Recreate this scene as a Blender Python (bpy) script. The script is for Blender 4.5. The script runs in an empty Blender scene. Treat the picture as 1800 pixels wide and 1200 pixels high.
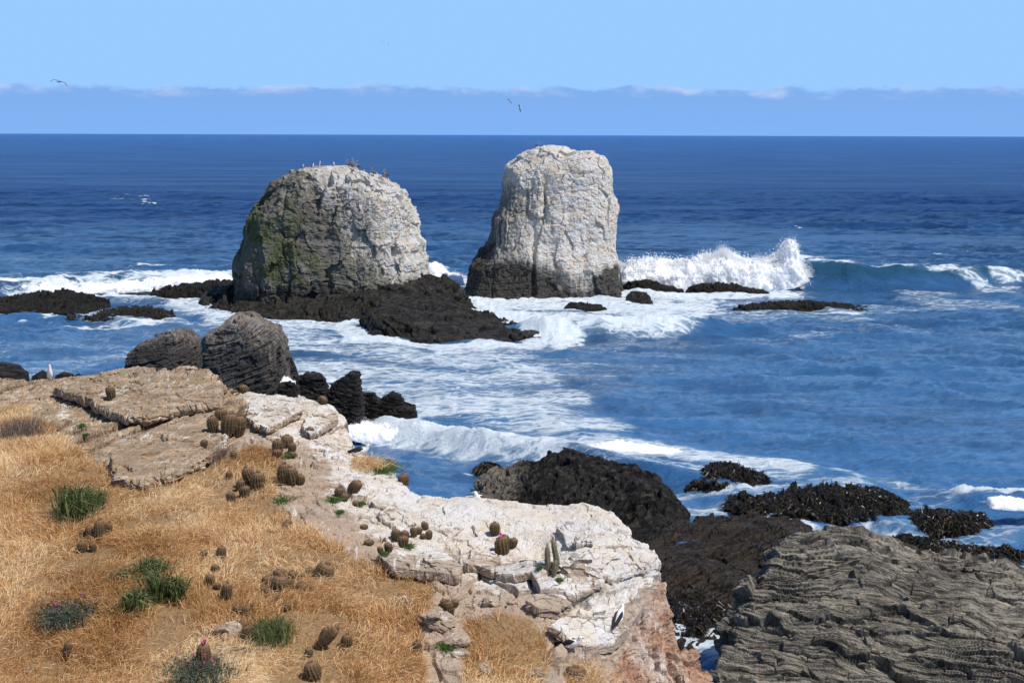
import bpy, math, random
import numpy as np
from mathutils import Matrix, Vector, Euler
random.seed(7); RNG = np.random.default_rng(7)
SC = bpy.context.scene; COL = SC.collection; R = math.radians

# ------------------------------------------------------------------ camera, sky, sun, exposure
CAMZ = 24.0; FPX = 3359.0; PITCH = 6.17; ROLL = 0.175
cd = bpy.data.cameras.new('camera'); cam = bpy.data.objects.new('camera', cd); COL.objects.link(cam)
cd.lens = FPX / 1800 * 36; cd.sensor_width = 36; cd.clip_start = 0.5; cd.clip_end = 200000
RM = Matrix.Rotation(R(90 - PITCH), 4, 'X') @ Matrix.Rotation(R(ROLL), 4, 'Z')
cam.matrix_world = Matrix.Translation((0, 0, CAMZ)) @ RM
SC.camera = cam
SUN_EL, SUN_AZ = 55.0, 122.0      # azimuth from +Y towards +X
sv = Vector((math.sin(R(SUN_AZ)) * math.cos(R(SUN_EL)), math.cos(R(SUN_AZ)) * math.cos(R(SUN_EL)), math.sin(R(SUN_EL))))
sl = bpy.data.lights.new('sun', 'SUN'); sl.energy = 4.4; sl.angle = R(0.53); sl.color = (1.0, 0.955, 0.89)
so = bpy.data.objects.new('sun', sl); COL.objects.link(so); so.rotation_euler = sv.to_track_quat('Z', 'Y').to_euler()
SC.view_settings.view_transform = 'Standard'; SC.view_settings.look = 'None'
SC.view_settings.exposure = 0.0; SC.view_settings.gamma = 1.0
SC.render.engine = 'CYCLES'

class NT:
    def __init__(s, tree): s.t = tree; tree.nodes.clear()
    def n(s, typ, _in=None, **kw):
        nd = s.t.nodes.new(typ)
        for k, v in kw.items(): setattr(nd, k, v)
        for k, v in (_in or {}).items():
            sock = nd.inputs[k]
            if isinstance(v, bpy.types.NodeSocket): s.t.links.new(v, sock)
            else: sock.default_value = v
        return nd
    def m(s, op, a, b=0.0, c=None, clamp=False):
        i = {0: a, 1: b}
        if c is not None: i[2] = c
        return s.n('ShaderNodeMath', i, operation=op, use_clamp=clamp).outputs[0]
    def mix(s, f, a, b, bt='MIX'):
        nd = s.n('ShaderNodeMix', data_type='RGBA', blend_type=bt)
        for idx, v in ((0, f), (6, a), (7, b)):
            if isinstance(v, bpy.types.NodeSocket): s.t.links.new(v, nd.inputs[idx])
            else: nd.inputs[idx].default_value = v if not isinstance(v, tuple) or len(v) == 4 else (*v, 1)
        return nd.outputs[2]
    def ramp(s, v, lo, hi, a=0.0, b=1.0, smooth=True):
        return s.n('ShaderNodeMapRange', {0: v, 1: lo, 2: hi, 3: a, 4: b}, interpolation_type='SMOOTHSTEP' if smooth else 'LINEAR').outputs[0]
    def pos(s): return s.n('ShaderNodeNewGeometry').outputs['Position']
    def scl(s, vec, sx, sy, sz, rot=(0, 0, 0)):
        return s.n('ShaderNodeMapping', {'Vector': vec, 'Scale': (sx, sy, sz), 'Rotation': rot}).outputs[0]
    def noise(s, vec, sc, det=4, rough=0.55, dist=0.0, col=False):
        nd = s.n('ShaderNodeTexNoise', {'Vector': vec, 'Scale': sc, 'Detail': det, 'Roughness': rough, 'Distortion': dist})
        return nd.outputs[1 if col else 0]
    def attr(s, name, out='Fac'): return s.n('ShaderNodeAttribute', attribute_name=name).outputs[out]
    def comb(s, x, y, z): return s.n('ShaderNodeCombineXYZ', {0: x, 1: y, 2: z}).outputs[0]
    def sep(s, v): return s.n('ShaderNodeSeparateXYZ', {0: v}).outputs
    def bump(s, h, strength, dist, normal=None):
        i = {'Height': h, 'Strength': strength, 'Distance': dist}
        if normal is not None: i['Normal'] = normal
        return s.n('ShaderNodeBump', i).outputs[0]
    def out(s, surf): s.n('ShaderNodeOutputMaterial', {'Surface': surf})

W = bpy.data.worlds.new('World'); SC.world = W; W.use_nodes = True
w = NT(W.node_tree)
sky = w.n('ShaderNodeTexSky', sky_type='NISHITA', sun_disc=False, sun_elevation=R(SUN_EL), sun_rotation=R(SUN_AZ),
          altitude=20, air_density=1.0, dust_density=0.25, ozone_density=2.5)
dirv = w.n('ShaderNodeTexCoord').outputs['Generated']
dx, dy, dz = w.sep(dirv)[0], w.sep(dirv)[1], w.sep(dirv)[2]
az = w.m('ARCTAN2', dx, dy); el = w.m('ARCSINE', dz)                      # radians
tint = w.mix(w.ramp(el, 0.0, 0.5), (0.55, 0.79, 1.12), (0.80, 0.94, 1.08))
skyc = w.mix(1.0, sky.outputs[0], tint, 'MULTIPLY')
skyc = w.mix(w.ramp(el, 0.30, 0.06), skyc, (2.95, 5.45, 9.4, 1))      # pale air above the marine layer
cv = w.comb(w.m('MULTIPLY', az, 1.0), w.m('MULTIPLY', el, 2.2), 0.0)
n1 = w.noise(cv, 14, 3, 0.5); n2 = w.noise(cv, 60, 6, 0.62)
edge = w.m('ADD', w.m('MULTIPLY', w.m('SUBTRACT', n1, 0.5), 0.0075), w.m('MULTIPLY', w.m('SUBTRACT', n2, 0.5), 0.0100))
top = w.m('ADD', edge, 0.0243)                                              # top of the marine cloud bank
dlt = w.m('SUBTRACT', top, el)
bank = w.ramp(dlt, -0.0008, 0.0020)
rim = w.m('MULTIPLY', w.ramp(dlt, 0.0060, 0.0), w.ramp(w.noise(cv, 26, 4, 0.6), 0.42, 0.66))
c_bank = w.mix(w.ramp(el, 0.0, 0.024), (1.95, 4.05, 8.2, 1), (1.95, 3.85, 7.7, 1))
c_bank = w.mix(w.m('MULTIPLY', rim, 0.9), c_bank, (5.2, 6.2, 8.6, 1))
c_bank = w.mix(w.m('MULTIPLY', w.ramp(w.noise(w.comb(w.m('MULTIPLY', az, 3.0), w.m('MULTIPLY', el, 60.0), 0.0), 3, 4), 0.45, 0.75), 0.25), c_bank, (2.3, 3.9, 7.4, 1))
skyf = w.mix(w.m('MULTIPLY', bank, 0.93), skyc, c_bank)
bg = w.n('ShaderNodeBackground', {0: skyf, 1: 0.11})
w.n('ShaderNodeOutputWorld', {0: bg.outputs[0]})

# ------------------------------------------------------------------ pixel <-> world helpers (photo pixels, 1800x1200)
RN = np.array(RM.to_3x3()); CAM = np.array((0, 0, CAMZ))
def ray(u, v):
    l = np.stack([(np.asarray(u, float) - 900) / FPX, (600 - np.asarray(v, float)) / FPX, -np.ones(np.shape(u))], -1)
    return l @ RN.T
def at(u, v, d):
    r = ray(u, v); return CAM + r * (np.asarray(d, float) / r[..., 1])[..., None]
def atz(u, v, z=0.0):
    r = ray(u, v); return CAM + r * ((z - CAMZ) / r[..., 2])[..., None]
def proj(P):
    l = (np.asarray(P) - CAM) @ RN
    return 900 + FPX * l[..., 0] / -l[..., 2], 600 - FPX * l[..., 1] / -l[..., 2]

# ------------------------------------------------------------------ numpy noise
def _h(ix, iy, iz, seed=0):
    h = (ix.astype(np.uint32) * np.uint32(374761393)) ^ (iy.astype(np.uint32) * np.uint32(668265263)) ^ (iz.astype(np.uint32) * np.uint32(2147483647 - 71)) ^ np.uint32((seed * 97 + 13) * 2654435 & 0xffffffff)
    h = (h ^ (h >> np.uint32(13))) * np.uint32(1274126177); h = (h ^ (h >> np.uint32(15))) * np.uint32(2246822519)
    return ((h ^ (h >> np.uint32(16))) & np.uint32(0xffffff)).astype(np.float32) / np.float32(0xffffff)
def vn(P, seed=0):
    P = np.asarray(P, np.float32); F = np.floor(P); f = P - F; I = F.astype(np.int64)
    f = f * f * f * (f * (f * 6 - 15) + 10); x, y, z = f[..., 0], f[..., 1], f[..., 2]
    r = 0
    for a in (0, 1):
        wx = x if a else 1 - x
        for b in (0, 1):
            wy = y if b else 1 - y
            for c in (0, 1):
                r = r + wx * wy * (z if c else 1 - z) * _h(I[..., 0] + a, I[..., 1] + b, I[..., 2] + c, seed)
    return r * 2 - 1
ROT = np.array([[0.0, 0.8, 0.6], [-0.8, 0.36, -0.48], [-0.6, -0.48, 0.64]], np.float32)
def fbm(P, sc, oct=4, gain=0.5, seed=0, ridge=False):
    p = np.asarray(P, np.float32) * np.float32(sc); a = 1.0; s = 0; t = 0
    for o in range(oct):
        v = vn(p, seed + o)
        if ridge: v = 1 - 2 * np.abs(v)
        s = s + a * v; t += a; a *= gain; p = (p @ ROT.T) * 2.03 + 11.3
    return s / t
def vor(P, seed=0):
    P = np.asarray(P, np.float32); F0 = np.floor(P); fr_ = P - F0; I = F0.astype(np.int64); sh = P.shape[:-1]
    f1 = np.full(sh, 99, np.float32); f2 = f1.copy(); cid = np.zeros(sh, np.uint32); X1, Y1, Z1 = (np.zeros(sh, np.float32) for _ in range(3))
    hx = [(I[..., 0] + a).astype(np.uint32) * np.uint32(374761393) for a in (-1, 0, 1)]; hy = [(I[..., 1] + a).astype(np.uint32) * np.uint32(668265263) for a in (-1, 0, 1)]
    hz = [(I[..., 2] + a).astype(np.uint32) * np.uint32(2147483647 - 71) ^ np.uint32((seed * 97 + 13) * 2654435 & 0xffffffff) for a in (-1, 0, 1)]; k = np.float32(1 / 1023)
    for a in (0, 1, 2):
        for b in (0, 1, 2):
            hab = hx[a] ^ hy[b]
            for c in (0, 1, 2):
                h = hab ^ hz[c]; h = (h ^ (h >> np.uint32(13))) * np.uint32(1274126177); h = (h ^ (h >> np.uint32(15))) * np.uint32(2246822519); h ^= h >> np.uint32(16)
                ax = fr_[..., 0] - (a - 1) - (h & np.uint32(1023)) * k; ay = fr_[..., 1] - (b - 1) - ((h >> np.uint32(10)) & np.uint32(1023)) * k; az_ = fr_[..., 2] - (c - 1) - ((h >> np.uint32(20)) & np.uint32(1023)) * k
                d = ax * ax + ay * ay + az_ * az_; lt = d < f1; f2 = np.where(lt, f1, np.minimum(f2, d)); f1 = np.where(lt, d, f1); cid = np.where(lt, h, cid)
                X1 = np.where(lt, ax, X1); Y1 = np.where(lt, ay, Y1); Z1 = np.where(lt, az_, Z1)
    h = ((cid * np.uint32(2654435761)) >> np.uint32(8)).astype(np.float32) / np.float32(0xffffff)
    return np.sqrt(f1), np.sqrt(f2), h, X1 * np.sin(h * 40) + Y1 * np.sin(h * 71 + 1) + Z1 * np.sin(h * 113 + 2)
def blocks(P, size, seed, crack=0.6, tiltk=0.9, aniso=(1, 1, 1), frame=None):
    """broken facets: every cell a tilted face, cracked only here and there; result about -1..1"""
    Q = P if frame is None else P @ frame
    Q = Q * np.array(aniso) + 0.28 * size * np.stack([fbm(P, 1.1 / size, 3, .5, seed + 9), fbm(P, 1.1 / size, 3, .5, seed + 19), fbm(P, 1.1 / size, 3, .5, seed + 29)], -1)
    f1, f2, c, t = vor(Q / size, seed); mk = sst(-0.05, 0.35, fbm(P, 0.5 / size, 2, .5, seed + 49))
    return (c - .5) * 0.8 + tiltk * t - crack * mk * sst(0.07, 0.0, f2 - f1)
def frame(n, twist=0.5):
    n = np.array(n, float); n /= np.linalg.norm(n); a = np.cross(n, [math.cos(twist), math.sin(twist), 0.1]); a /= np.linalg.norm(a); return np.stack([a, np.cross(n, a), n], 1)
def sst(a, b, x):
    t = np.clip((x - a) / (b - a), 0, 1); return t * t * (3 - 2 * t)
def strata(P, bed, thick, warp, seed=0, wsc=0.4):
    bed = np.array(bed, float); bed /= np.linalg.norm(bed)
    q = (P @ bed) / thick + warp * fbm(P, wsc, 3, 0.5, seed + 40)
    i = np.floor(q); f = q - i; z = np.zeros_like(i)
    h0 = _h(i.astype(np.int64), z.astype(np.int64), z.astype(np.int64), seed); h1 = _h((i + 1).astype(np.int64), z.astype(np.int64), z.astype(np.int64), seed)
    return h0 + (h1 - h0) * sst(0.8, 1, f) - 0.7 * sst(0.86, 0.93, f) * sst(1.0, 0.95, f) - 0.5
def bedq(P, bed, thick, warp, S):
    bed = np.array(bed, float); bed /= np.linalg.norm(bed); return P @ bed + thick * warp * fbm(P, 1.0 / S, 3, 0.5, 40)
def rockd(P, S, bed=(0.2, -0.1, 1), thick=0.5, warp=1.0, a_low=0.08, a_str=0.03, a_blk=0.03, blk=1.0, a_fine=0.012, seed=0, bst=(1, 1, 1)):
    """displacement of a rock of size S; amplitudes as fractions of S"""
    d = a_low * S * fbm(P, 2.2 / S, 3, 0.5, seed)
    d = d + a_str * S * (.35 + 1.0 * sst(-.25, .35, fbm(P, 2.5 / S, 3, .5, seed + 60))) * (strata(P, bed, thick, warp, 0, 1.0 / S) + 0.5 * strata(P, bed, thick * .31, warp / .31, 0, 1.0 / S))
    if a_blk:
        d = d + a_blk * S * 0.8 * blocks(P, blk, seed + 5, aniso=(.62, .62, 2.0), frame=frame(bed)) + a_blk * S * 0.35 * blocks(P, blk * .40, seed + 6, frame=frame(bed), aniso=(.62, .62, 2.0))
    return d + a_fine * S * fbm(P, 14.0 / S, 4, 0.6, seed + 20)

# ------------------------------------------------------------------ mesh helpers
def mesh_np(name, V, F, mats, attrs=None, smooth=False, parent=None, mi=None):
    """F: (n,k) int array or list of such arrays"""
    me = bpy.data.meshes.new(name); Fs = F if isinstance(F, list) else [F]
    V = np.asarray(V, np.float32).reshape(-1, 3)
    me.vertices.add(len(V)); me.vertices.foreach_set('co', V.ravel())
    li = np.concatenate([f.ravel() for f in Fs]).astype(np.int32); tot = np.concatenate([np.full(len(f), f.shape[1]) for f in Fs])
    st = np.concatenate([[0], np.cumsum(tot)[:-1]]).astype(np.int32)
    me.loops.add(len(li)); me.loops.foreach_set('vertex_index', li)
    me.polygons.add(len(tot)); me.polygons.foreach_set('loop_start', st)
    me.polygons.foreach_set('use_smooth', np.full(len(tot), smooth))
    if mi is not None: me.polygons.foreach_set('material_index', np.asarray(mi, np.int32))
    for k, a in (attrs or {}).items():
        at_ = me.attributes.new(k, 'FLOAT', 'POINT'); at_.data.foreach_set('value', np.asarray(a, np.float32).ravel())
    for m in (mats if isinstance(mats, (list, tuple)) else [mats]): me.materials.append(m)
    me.update(calc_edges=True); me.validate()
    o = bpy.data.objects.new(name, me); COL.objects.link(o)
    if parent: o.parent = parent
    return o
def gridf(nr, nc, wrap=False):
    i = np.arange(nr - 1)[:, None]; j = np.arange(nc if wrap else nc - 1)[None, :]; j2 = (j + 1) % nc
    return np.stack([i * nc + j, i * nc + j2, (i + 1) * nc + j2, (i + 1) * nc + j], -1).reshape(-1, 4)
def gnorm(P, wrap=False):
    if wrap: gu = np.roll(P, -1, 1) - np.roll(P, 1, 1)
    else: gu = np.gradient(P, axis=1)
    n = np.cross(gu, np.gradient(P, axis=0)); return n / (np.linalg.norm(n, axis=-1, keepdims=True) + 1e-9)
def tag(o, label=None, cat=None, group=None, kind=None):
    for k, v in (('label', label), ('category', cat), ('group', group), ('kind', kind)):
        if v: o[k] = v
    return o
def empty(name, loc, label, cat, group=None):
    o = bpy.data.objects.new(name, None); COL.objects.link(o); o.location = loc; o.empty_display_size = 0.1
    return tag(o, label, cat, group)
def put_base(o, base):
    """move object origin to base, geometry stays"""
    b = Vector([float(c) for c in base]); o.data.transform(Matrix.Translation(-b)); o.location = b; return o
def polydist(X, Y, poly):
    """signed distance (positive inside) to closed polygon"""
    d = np.full(X.shape, 1e9); ins = np.zeros(X.shape, bool); n = len(poly)
    for k in range(n):
        ax, ay = poly[k]; bx, by = poly[(k + 1) % n]; ex, ey = bx - ax, by - ay
        t = np.clip(((X - ax) * ex + (Y - ay) * ey) / (ex * ex + ey * ey + 1e-12), 0, 1)
        d = np.minimum(d, (X - ax - t * ex) ** 2 + (Y - ay - t * ey) ** 2)
        if ay != by: ins ^= ((ay > Y) != (by > Y)) & (X < ax + (Y - ay) * ex / (by - ay))
    return np.where(ins, 1, -1) * np.sqrt(d)
def inpoly(X, Y, poly, soft=20.0): return sst(-soft, soft, polydist(X, Y, poly))
class RBF:
    def __init__(s, pts, c=1.5):
        s.p = np.array([(p[0], p[1]) for p in pts]); z = np.array([p[2] for p in pts]); n = len(z); s.c = c
        K = np.sqrt(((s.p[:, None] - s.p[None]) ** 2).sum(-1) + c * c); Q = np.c_[np.ones(n), s.p]
        A = np.block([[K + np.eye(n) * -0.02, Q], [Q.T, np.zeros((3, 3))]]); sol = np.linalg.solve(A, np.r_[z, 0, 0, 0]); s.w = sol[:n]; s.b = sol[n:]
    def __call__(s, X, Y):
        r = s.b[0] + s.b[1] * X + s.b[2] * Y
        for (px, py), wk in zip(s.p, s.w): r = r + wk * np.sqrt((X - px) ** 2 + (Y - py) ** 2 + s.c ** 2)
        return r

# ------------------------------------------------------------------ materials
def newmat(name):
    m = bpy.data.materials.new(name); m.use_nodes = True; return m, NT(m.node_tree)
def simple(name, col, rough=0.6, spec=0.3, var=0.0, sc=20, bump=0.0, trans=0.0):
    m, n = newmat(name); c = (*col, 1)
    if var: 
        p = n.n('ShaderNodeTexCoord').outputs['Object']
        c = n.mix(n.ramp(n.noise(p, sc, 4), 0.3, 0.7), tuple(x * (1 - var) for x in col), tuple(min(1, x * (1 + var)) for x in col))
    b = n.n('ShaderNodeBsdfPrincipled', {'Base Color': c, 'Roughness': rough, 'Specular IOR Level': spec})
    if bump: n.t.links.new(n.bump(n.noise(n.n('ShaderNodeTexCoord').outputs['Object'], sc * 2, 4), bump, 0.02), b.inputs['Normal'])
    n.out(b.outputs[0]); return m

def rock_mat(name, cA, cB, cC, sc=1.0, bed=(0, 0, 0), strat=4.0, wet=None, guano=None, lichen=None, algae=None, rough=0.85, bumpd=0.08, gl=0.0, bs=0.9, bands=0.0):
    """three-tone rock: patches, bedding streaks, specks; optional wet band, guano, lichen, algae via attributes 'gua' and height"""
    m, n = newmat(name); P = n.pos(); px, py, pz = n.sep(P)
    S = n.comb(n.m('MULTIPLY', px, .8), n.m('MULTIPLY', py, .8), n.m('MULTIPLY', n.attr('bq'), strat))
    st = n.noise(S, 1.3 * sc, 6, 0.66, 0.15); pa = n.noise(P, 0.45 * sc, 5, 0.6); fi = n.noise(P, 9 * sc, 5, 0.7)
    c = n.mix(n.ramp(pa, 0.40, 0.60), cA, cB)
    c = n.mix(n.m('MULTIPLY', n.ramp(st, 0.48, 0.68), 0.8), c, cC)
    c = n.mix(n.ramp(fi, 0.35, 0.75, 0.25, 0.0), c, tuple(x * 0.35 for x in cA))
    if bands:
        b1 = n.noise(n.comb(n.m('MULTIPLY', px, .25), n.m('MULTIPLY', py, .25), n.m('MULTIPLY', n.attr('bq'), 5.0)), 1.0, 5, .7); b2 = n.noise(n.comb(n.m('MULTIPLY', px, 1.2), n.m('MULTIPLY', py, 1.2), n.m('MULTIPLY', n.attr('bq'), 22.0)), 1.0, 4, .7)
        c = n.mix(n.ramp(b1, .52, .40, 0, bands), c, tuple(x * .55 for x in cC)); c = n.mix(n.ramp(b2, .54, .66, 0, bands * .8), c, tuple(min(1, x * 1.35) for x in cB)); c = n.mix(n.ramp(b2, .46, .34, 0, bands), c, tuple(x * .4 for x in cC))
    if lichen:
        c = n.mix(n.m('MULTIPLY', n.ramp(n.noise(P, 2.6 * sc, 5, 0.7), 0.55, 0.66), 0.55), c, lichen)
    if algae:
        c = n.mix(n.m('MULTIPLY', n.attr('alg'), n.ramp(n.noise(P, 0.5 * sc, 5, 0.65), 0.35, 0.6)), c, algae)
    if guano:
        g = n.attr('gua'); streak = n.noise(n.scl(P, 1, 1, 0.09), 3.0 * sc, 5, 0.62); sp = n.noise(P, 4.0 * sc, 6, 0.72)
        k = n.m('ADD', n.m('MULTIPLY', streak, 0.62), n.m('MULTIPLY', sp, 0.38))
        k = n.ramp(n.m('ADD', k, n.m('MULTIPLY', n.m('SUBTRACT', g, 0.5), 0.55)), 0.40, 0.66)
        gc = n.mix(n.ramp(n.noise(P, 1.2 * sc, 4), 0.35, 0.7), guano, tuple(x * y for x, y in zip(guano, (0.92, 0.82, 0.70))))
        c = n.mix(n.m('MULTIPLY', k, 0.9), c, gc)
    rg = n.m('ADD', rough, n.m('MULTIPLY', n.m('SUBTRACT', fi, 0.5), 0.2))
    if wet:
        zw = n.m('ADD', pz, n.m('MULTIPLY', n.m('SUBTRACT', n.noise(P, 0.35 * sc, 4), 0.5), wet[1] * 3.6)); zw = n.m('ADD', zw, n.attr('wz'))
        wf = n.ramp(zw, wet[0], wet[0] + wet[1], 1.0, 0.0)
        c = n.mix(n.m('MULTIPLY', wf, 0.93), c, n.mix(n.ramp(fi, 0.4, 0.7), (0.028, 0.026, 0.023), (0.115, 0.10, 0.08)))
        rg = n.m('SUBTRACT', rg, n.m('MULTIPLY', wf, 0.35))
    h = n.m('ADD', n.m('ADD', n.m('MULTIPLY', st, 0.9), n.m('MULTIPLY', fi, 0.35)), n.m('MULTIPLY', n.noise(P, 3 * sc, 6, 0.65), 0.6))
    b = n.n('ShaderNodeBsdfPrincipled', {'Base Color': c, 'Roughness': rg, 'Specular IOR Level': 0.25 + gl, 'Normal': n.bump(h, bs, bumpd / sc * 4)})
    n.out(b.outputs[0]); return m
DARK = ((0.010, 0.009, 0.0085), (0.027, 0.0235, 0.020), (0.11, 0.096, 0.080))
m_dark = rock_mat('dark_wet_rock', *DARK, sc=1.2, strat=5, rough=0.42, gl=-.10, bumpd=0.10, bands=.6)
m_reef = rock_mat('reef_rock', (0.008, 0.007, 0.006), (0.021, 0.0175, 0.013), (0.048, 0.040, 0.027), sc=1.0, rough=0.40, gl=-.08, lichen=(0.07, 0.06, 0.02))
m_stackL = rock_mat('stack_rock_mossy', (0.19, 0.17, 0.145), (0.30, 0.265, 0.235), (0.12, 0.11, 0.092), sc=0.55, strat=.45, wet=(2.9, 1.2), guano=(0.72, 0.69, 0.64), algae=(0.105, 0.115, 0.048), bumpd=0.10)
m_stackR = rock_mat('stack_rock_pale', (0.20, 0.185, 0.165), (0.28, 0.26, 0.235), (0.13, 0.12, 0.11), sc=0.55, strat=.45, wet=(1.7, 2.2), guano=(0.78, 0.745, 0.69), lichen=(0.30, 0.24, 0.17), bumpd=0.10)
m_shelf = rock_mat('shelf_rock', (0.009, 0.0082, 0.0075), (0.023, 0.0205, 0.0175), (0.085, 0.075, 0.062), sc=0.8, strat=4, rough=0.42, gl=-.10, bands=.7, lichen=(0.10, 0.078, 0.022))
m_grey = rock_mat('folded_grey_rock', (0.175, 0.153, 0.122), (0.38, 0.33, 0.25), (0.085, 0.074, 0.060), sc=1.0, strat=9, guano=(0.48, 0.43, 0.36), lichen=(0.26, 0.20, 0.145), bumpd=0.06, bands=.95)
m_bould = rock_mat('boulder_rock', (0.065, 0.058, 0.052), (0.12, 0.105, 0.093), (0.035, 0.032, 0.030), sc=1.2, strat=7, guano=(0.34, 0.30, 0.26), bumpd=0.10)
m_brown = rock_mat('brown_wet_rock', (0.010, 0.009, 0.008), (0.028, 0.022, 0.017), (0.11, 0.078, 0.050), sc=1.3, strat=8, rough=0.42, gl=-.08, bumpd=0.07, bands=.6, lichen=(0.10, 0.062, 0.035))
m_knob = rock_mat('craggy_rock', (0.009, 0.0085, 0.008), (0.024, 0.021, 0.018), (0.10, 0.088, 0.072), sc=1.6, strat=1.5, rough=0.5, gl=-.12, guano=(0.25, 0.22, 0.18), lichen=(0.055, 0.042, 0.018), bumpd=0.10)

def kelp_mat():
    m, n = newmat('kelp'); P = n.pos(); a = n.noise(P, 2.2, 5, 0.7); f = n.noise(P, 14, 5, 0.7)
    c = n.mix(n.ramp(a, 0.4, 0.7), (0.007, 0.006, 0.005), (0.026, 0.018, 0.007)); c = n.mix(n.ramp(f, 0.55, 0.8), c, (0.06, 0.042, 0.012))
    b = n.n('ShaderNodeBsdfPrincipled', {'Base Color': c, 'Roughness': n.ramp(f, 0.3, 0.7, 0.18, 0.5), 'Specular IOR Level': 0.4, 'Normal': n.bump(f, 1.0, 0.15)})
    n.out(b.outputs[0]); return m
m_kelp = kelp_mat()

# ------------------------------------------------------------------ water
def seg_mask(U, V, pts, hw, hs=0.24):
    """soft stroke through photo-pixel points; u distance counts less because far water is foreshortened"""
    best = np.full(U.shape, 1e9)
    for (a, b) in zip(pts[:-1], pts[1:]):
        ax, ay, bx, by = a[0] * hs, a[1], b[0] * hs, b[1]; ex, ey = bx - ax, by - ay
        t = np.clip(((U * hs - ax) * ex + (V - ay) * ey) / (ex * ex + ey * ey), 0, 1)
        best = np.minimum(best, (U * hs - ax - t * ex) ** 2 + (V - ay - t * ey) ** 2)
    return sst(1.25, 0.25, np.sqrt(best) / hw)
FOAM_STROKES = [([(1395, 480), (1425, 470), (1450, 466)], 14, 1.15), ([(1400, 505), (1460, 500), (1500, 488)], 8, .9),
 ([(372, 551), (480, 566), (560, 570), (645, 577), (655, 597), (760, 607), (850, 606), (955, 600)], 4, 1.0), ([(-40, 556), (60, 559), (195, 551)], 3, .95), ([(120, 569), (240, 573), (310, 570)], 3, .95), ([(262, 528), (350, 536), (420, 536)], 3, .9), ([(1272, 908), (1300, 917), (1380, 929), (1480, 940), (1565, 938)], 5, .8), ([(1205, 870), (1260, 875), (1350, 866)], 4, .85), ([(1588, 944), (1640, 960), (1745, 944)], 4, .8), ([(832, 838), (885, 838)], 3, .8), ([(815, 523), (900, 528), (1000, 532), (1100, 538)], 5, 1.2), ([(1290, 549), (1430, 549), (1530, 550)], 3, .9),
   # (points, half width in v pixels, density)
 ([(-200, 500), (60, 505), (250, 500), (420, 490)], 24, 1.3), ([(-100, 545), (120, 530), (400, 540)], 26, .55), ([(-50, 610), (200, 600), (420, 560)], 34, .55),
 ([(-60, 660), (120, 648), (260, 620)], 22, .62), ([(180, 560), (330, 572), (420, 575)], 16, .72), ([(300, 520), (360, 545), (480, 570), (640, 580)], 15, .85),
 ([(520, 600), (700, 625), (880, 625)], 34, .78), ([(520, 660), (720, 670), (900, 660)], 42, .78), ([(600, 720), (760, 715), (900, 720), (1020, 750)], 34, .82),
 ([(640, 590), (760, 612), (900, 606), (960, 600)], 10, 1.0),
 ([(800, 520), (900, 535), (1100, 535), (1250, 530)], 26, .95), ([(820, 540), (900, 575), (1000, 575), (1180, 575)], 28, 1.35),
 ([(900, 590), (1100, 588), (1210, 590)], 18, .85), ([(1085, 490), (1200, 495), (1390, 490)], 28, 1.4), ([(1100, 520), (1250, 522), (1400, 520)], 14, .95),
 ([(1250, 540), (1400, 545), (1560, 545), (1700, 535)], 14, .66), ([(1180, 555), (1350, 560), (1500, 560)], 12, .62),
 ([(1400, 500), (1470, 480), (1560, 466), (1640, 474), (1780, 500)], 9, .86), ([(1400, 470), (1500, 490), (1640, 488)], 9, .80), ([(1640, 500), (1720, 506), (1800, 512)], 6, .75),
 ([(590, 745), (700, 760), (850, 785), (1000, 800)], 36, 1.12), ([(610, 700), (640, 720), (720, 735)], 22, 1.1), ([(990, 790), (1080, 792), (1200, 808), (1330, 830)], 24, .88),
 ([(1060, 830), (1200, 840), (1330, 845)], 22, .72), ([(1330, 820), (1450, 838), (1600, 862), (1700, 880)], 8, .66),
 ([(1180, 880), (1300, 880), (1480, 860)], 20, .70), ([(1150, 910), (1250, 905)], 20, .75), ([(1560, 895), (1700, 880), (1800, 880)], 18, .68), ([(1730, 878), (1800, 884)], 12, 1.25),
 ([(1580, 950), (1700, 960), (1820, 940)], 24, .62), ([(1700, 1000), (1820, 1000)], 16, .75), ([(1160, 1120), (1300, 1145)], 30, .95),
 ([(740, 480), (790, 488), (820, 500)], 12, 1.2), ([(1040, 545), (1260, 550)], 10, .9), ([(1600, 520), (1790, 545)], 10, .66), ([(1200, 650), (1500, 660)], 22, .42), ([(1100, 720), (1500, 700), (1800, 740)], 40, .38),
 ([(1000, 640), (1800, 600)], 40, .46), ([(980, 690), (1100, 680), (1250, 690)], 14, .52), ([(1350, 600), (1520, 575), (1600, 580)], 8, .58), ([(0, 455), (150, 458)], 8, .5), ([(232, 350), (252, 350)], 2.2, 1.0), ([(1560, 318), (1572, 318)], 1.6, 1.0), ([(1430, 402), (1445, 402)], 1.6, .9), ([(240, 478), (330, 474)], 4, .9), ([(1640, 446), (1655, 446)], 2, .9),
 ([(800, 522), (850, 560), (900, 590), (980, 606)], 14, 1.25), ([(880, 620), (1000, 640), (1080, 660)], 26, .58), ([(700, 690), (860, 700), (1010, 700)], 24, .75), ([(640, 850), (800, 860), (900, 840)], 16, .40), ([(610, 790), (700, 800), (830, 815)], 10, .55), ([(1240, 600), (1330, 620)], 12, .4), ([(1100, 605), (960, 640), (900, 690)], 14, .55)]
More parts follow.
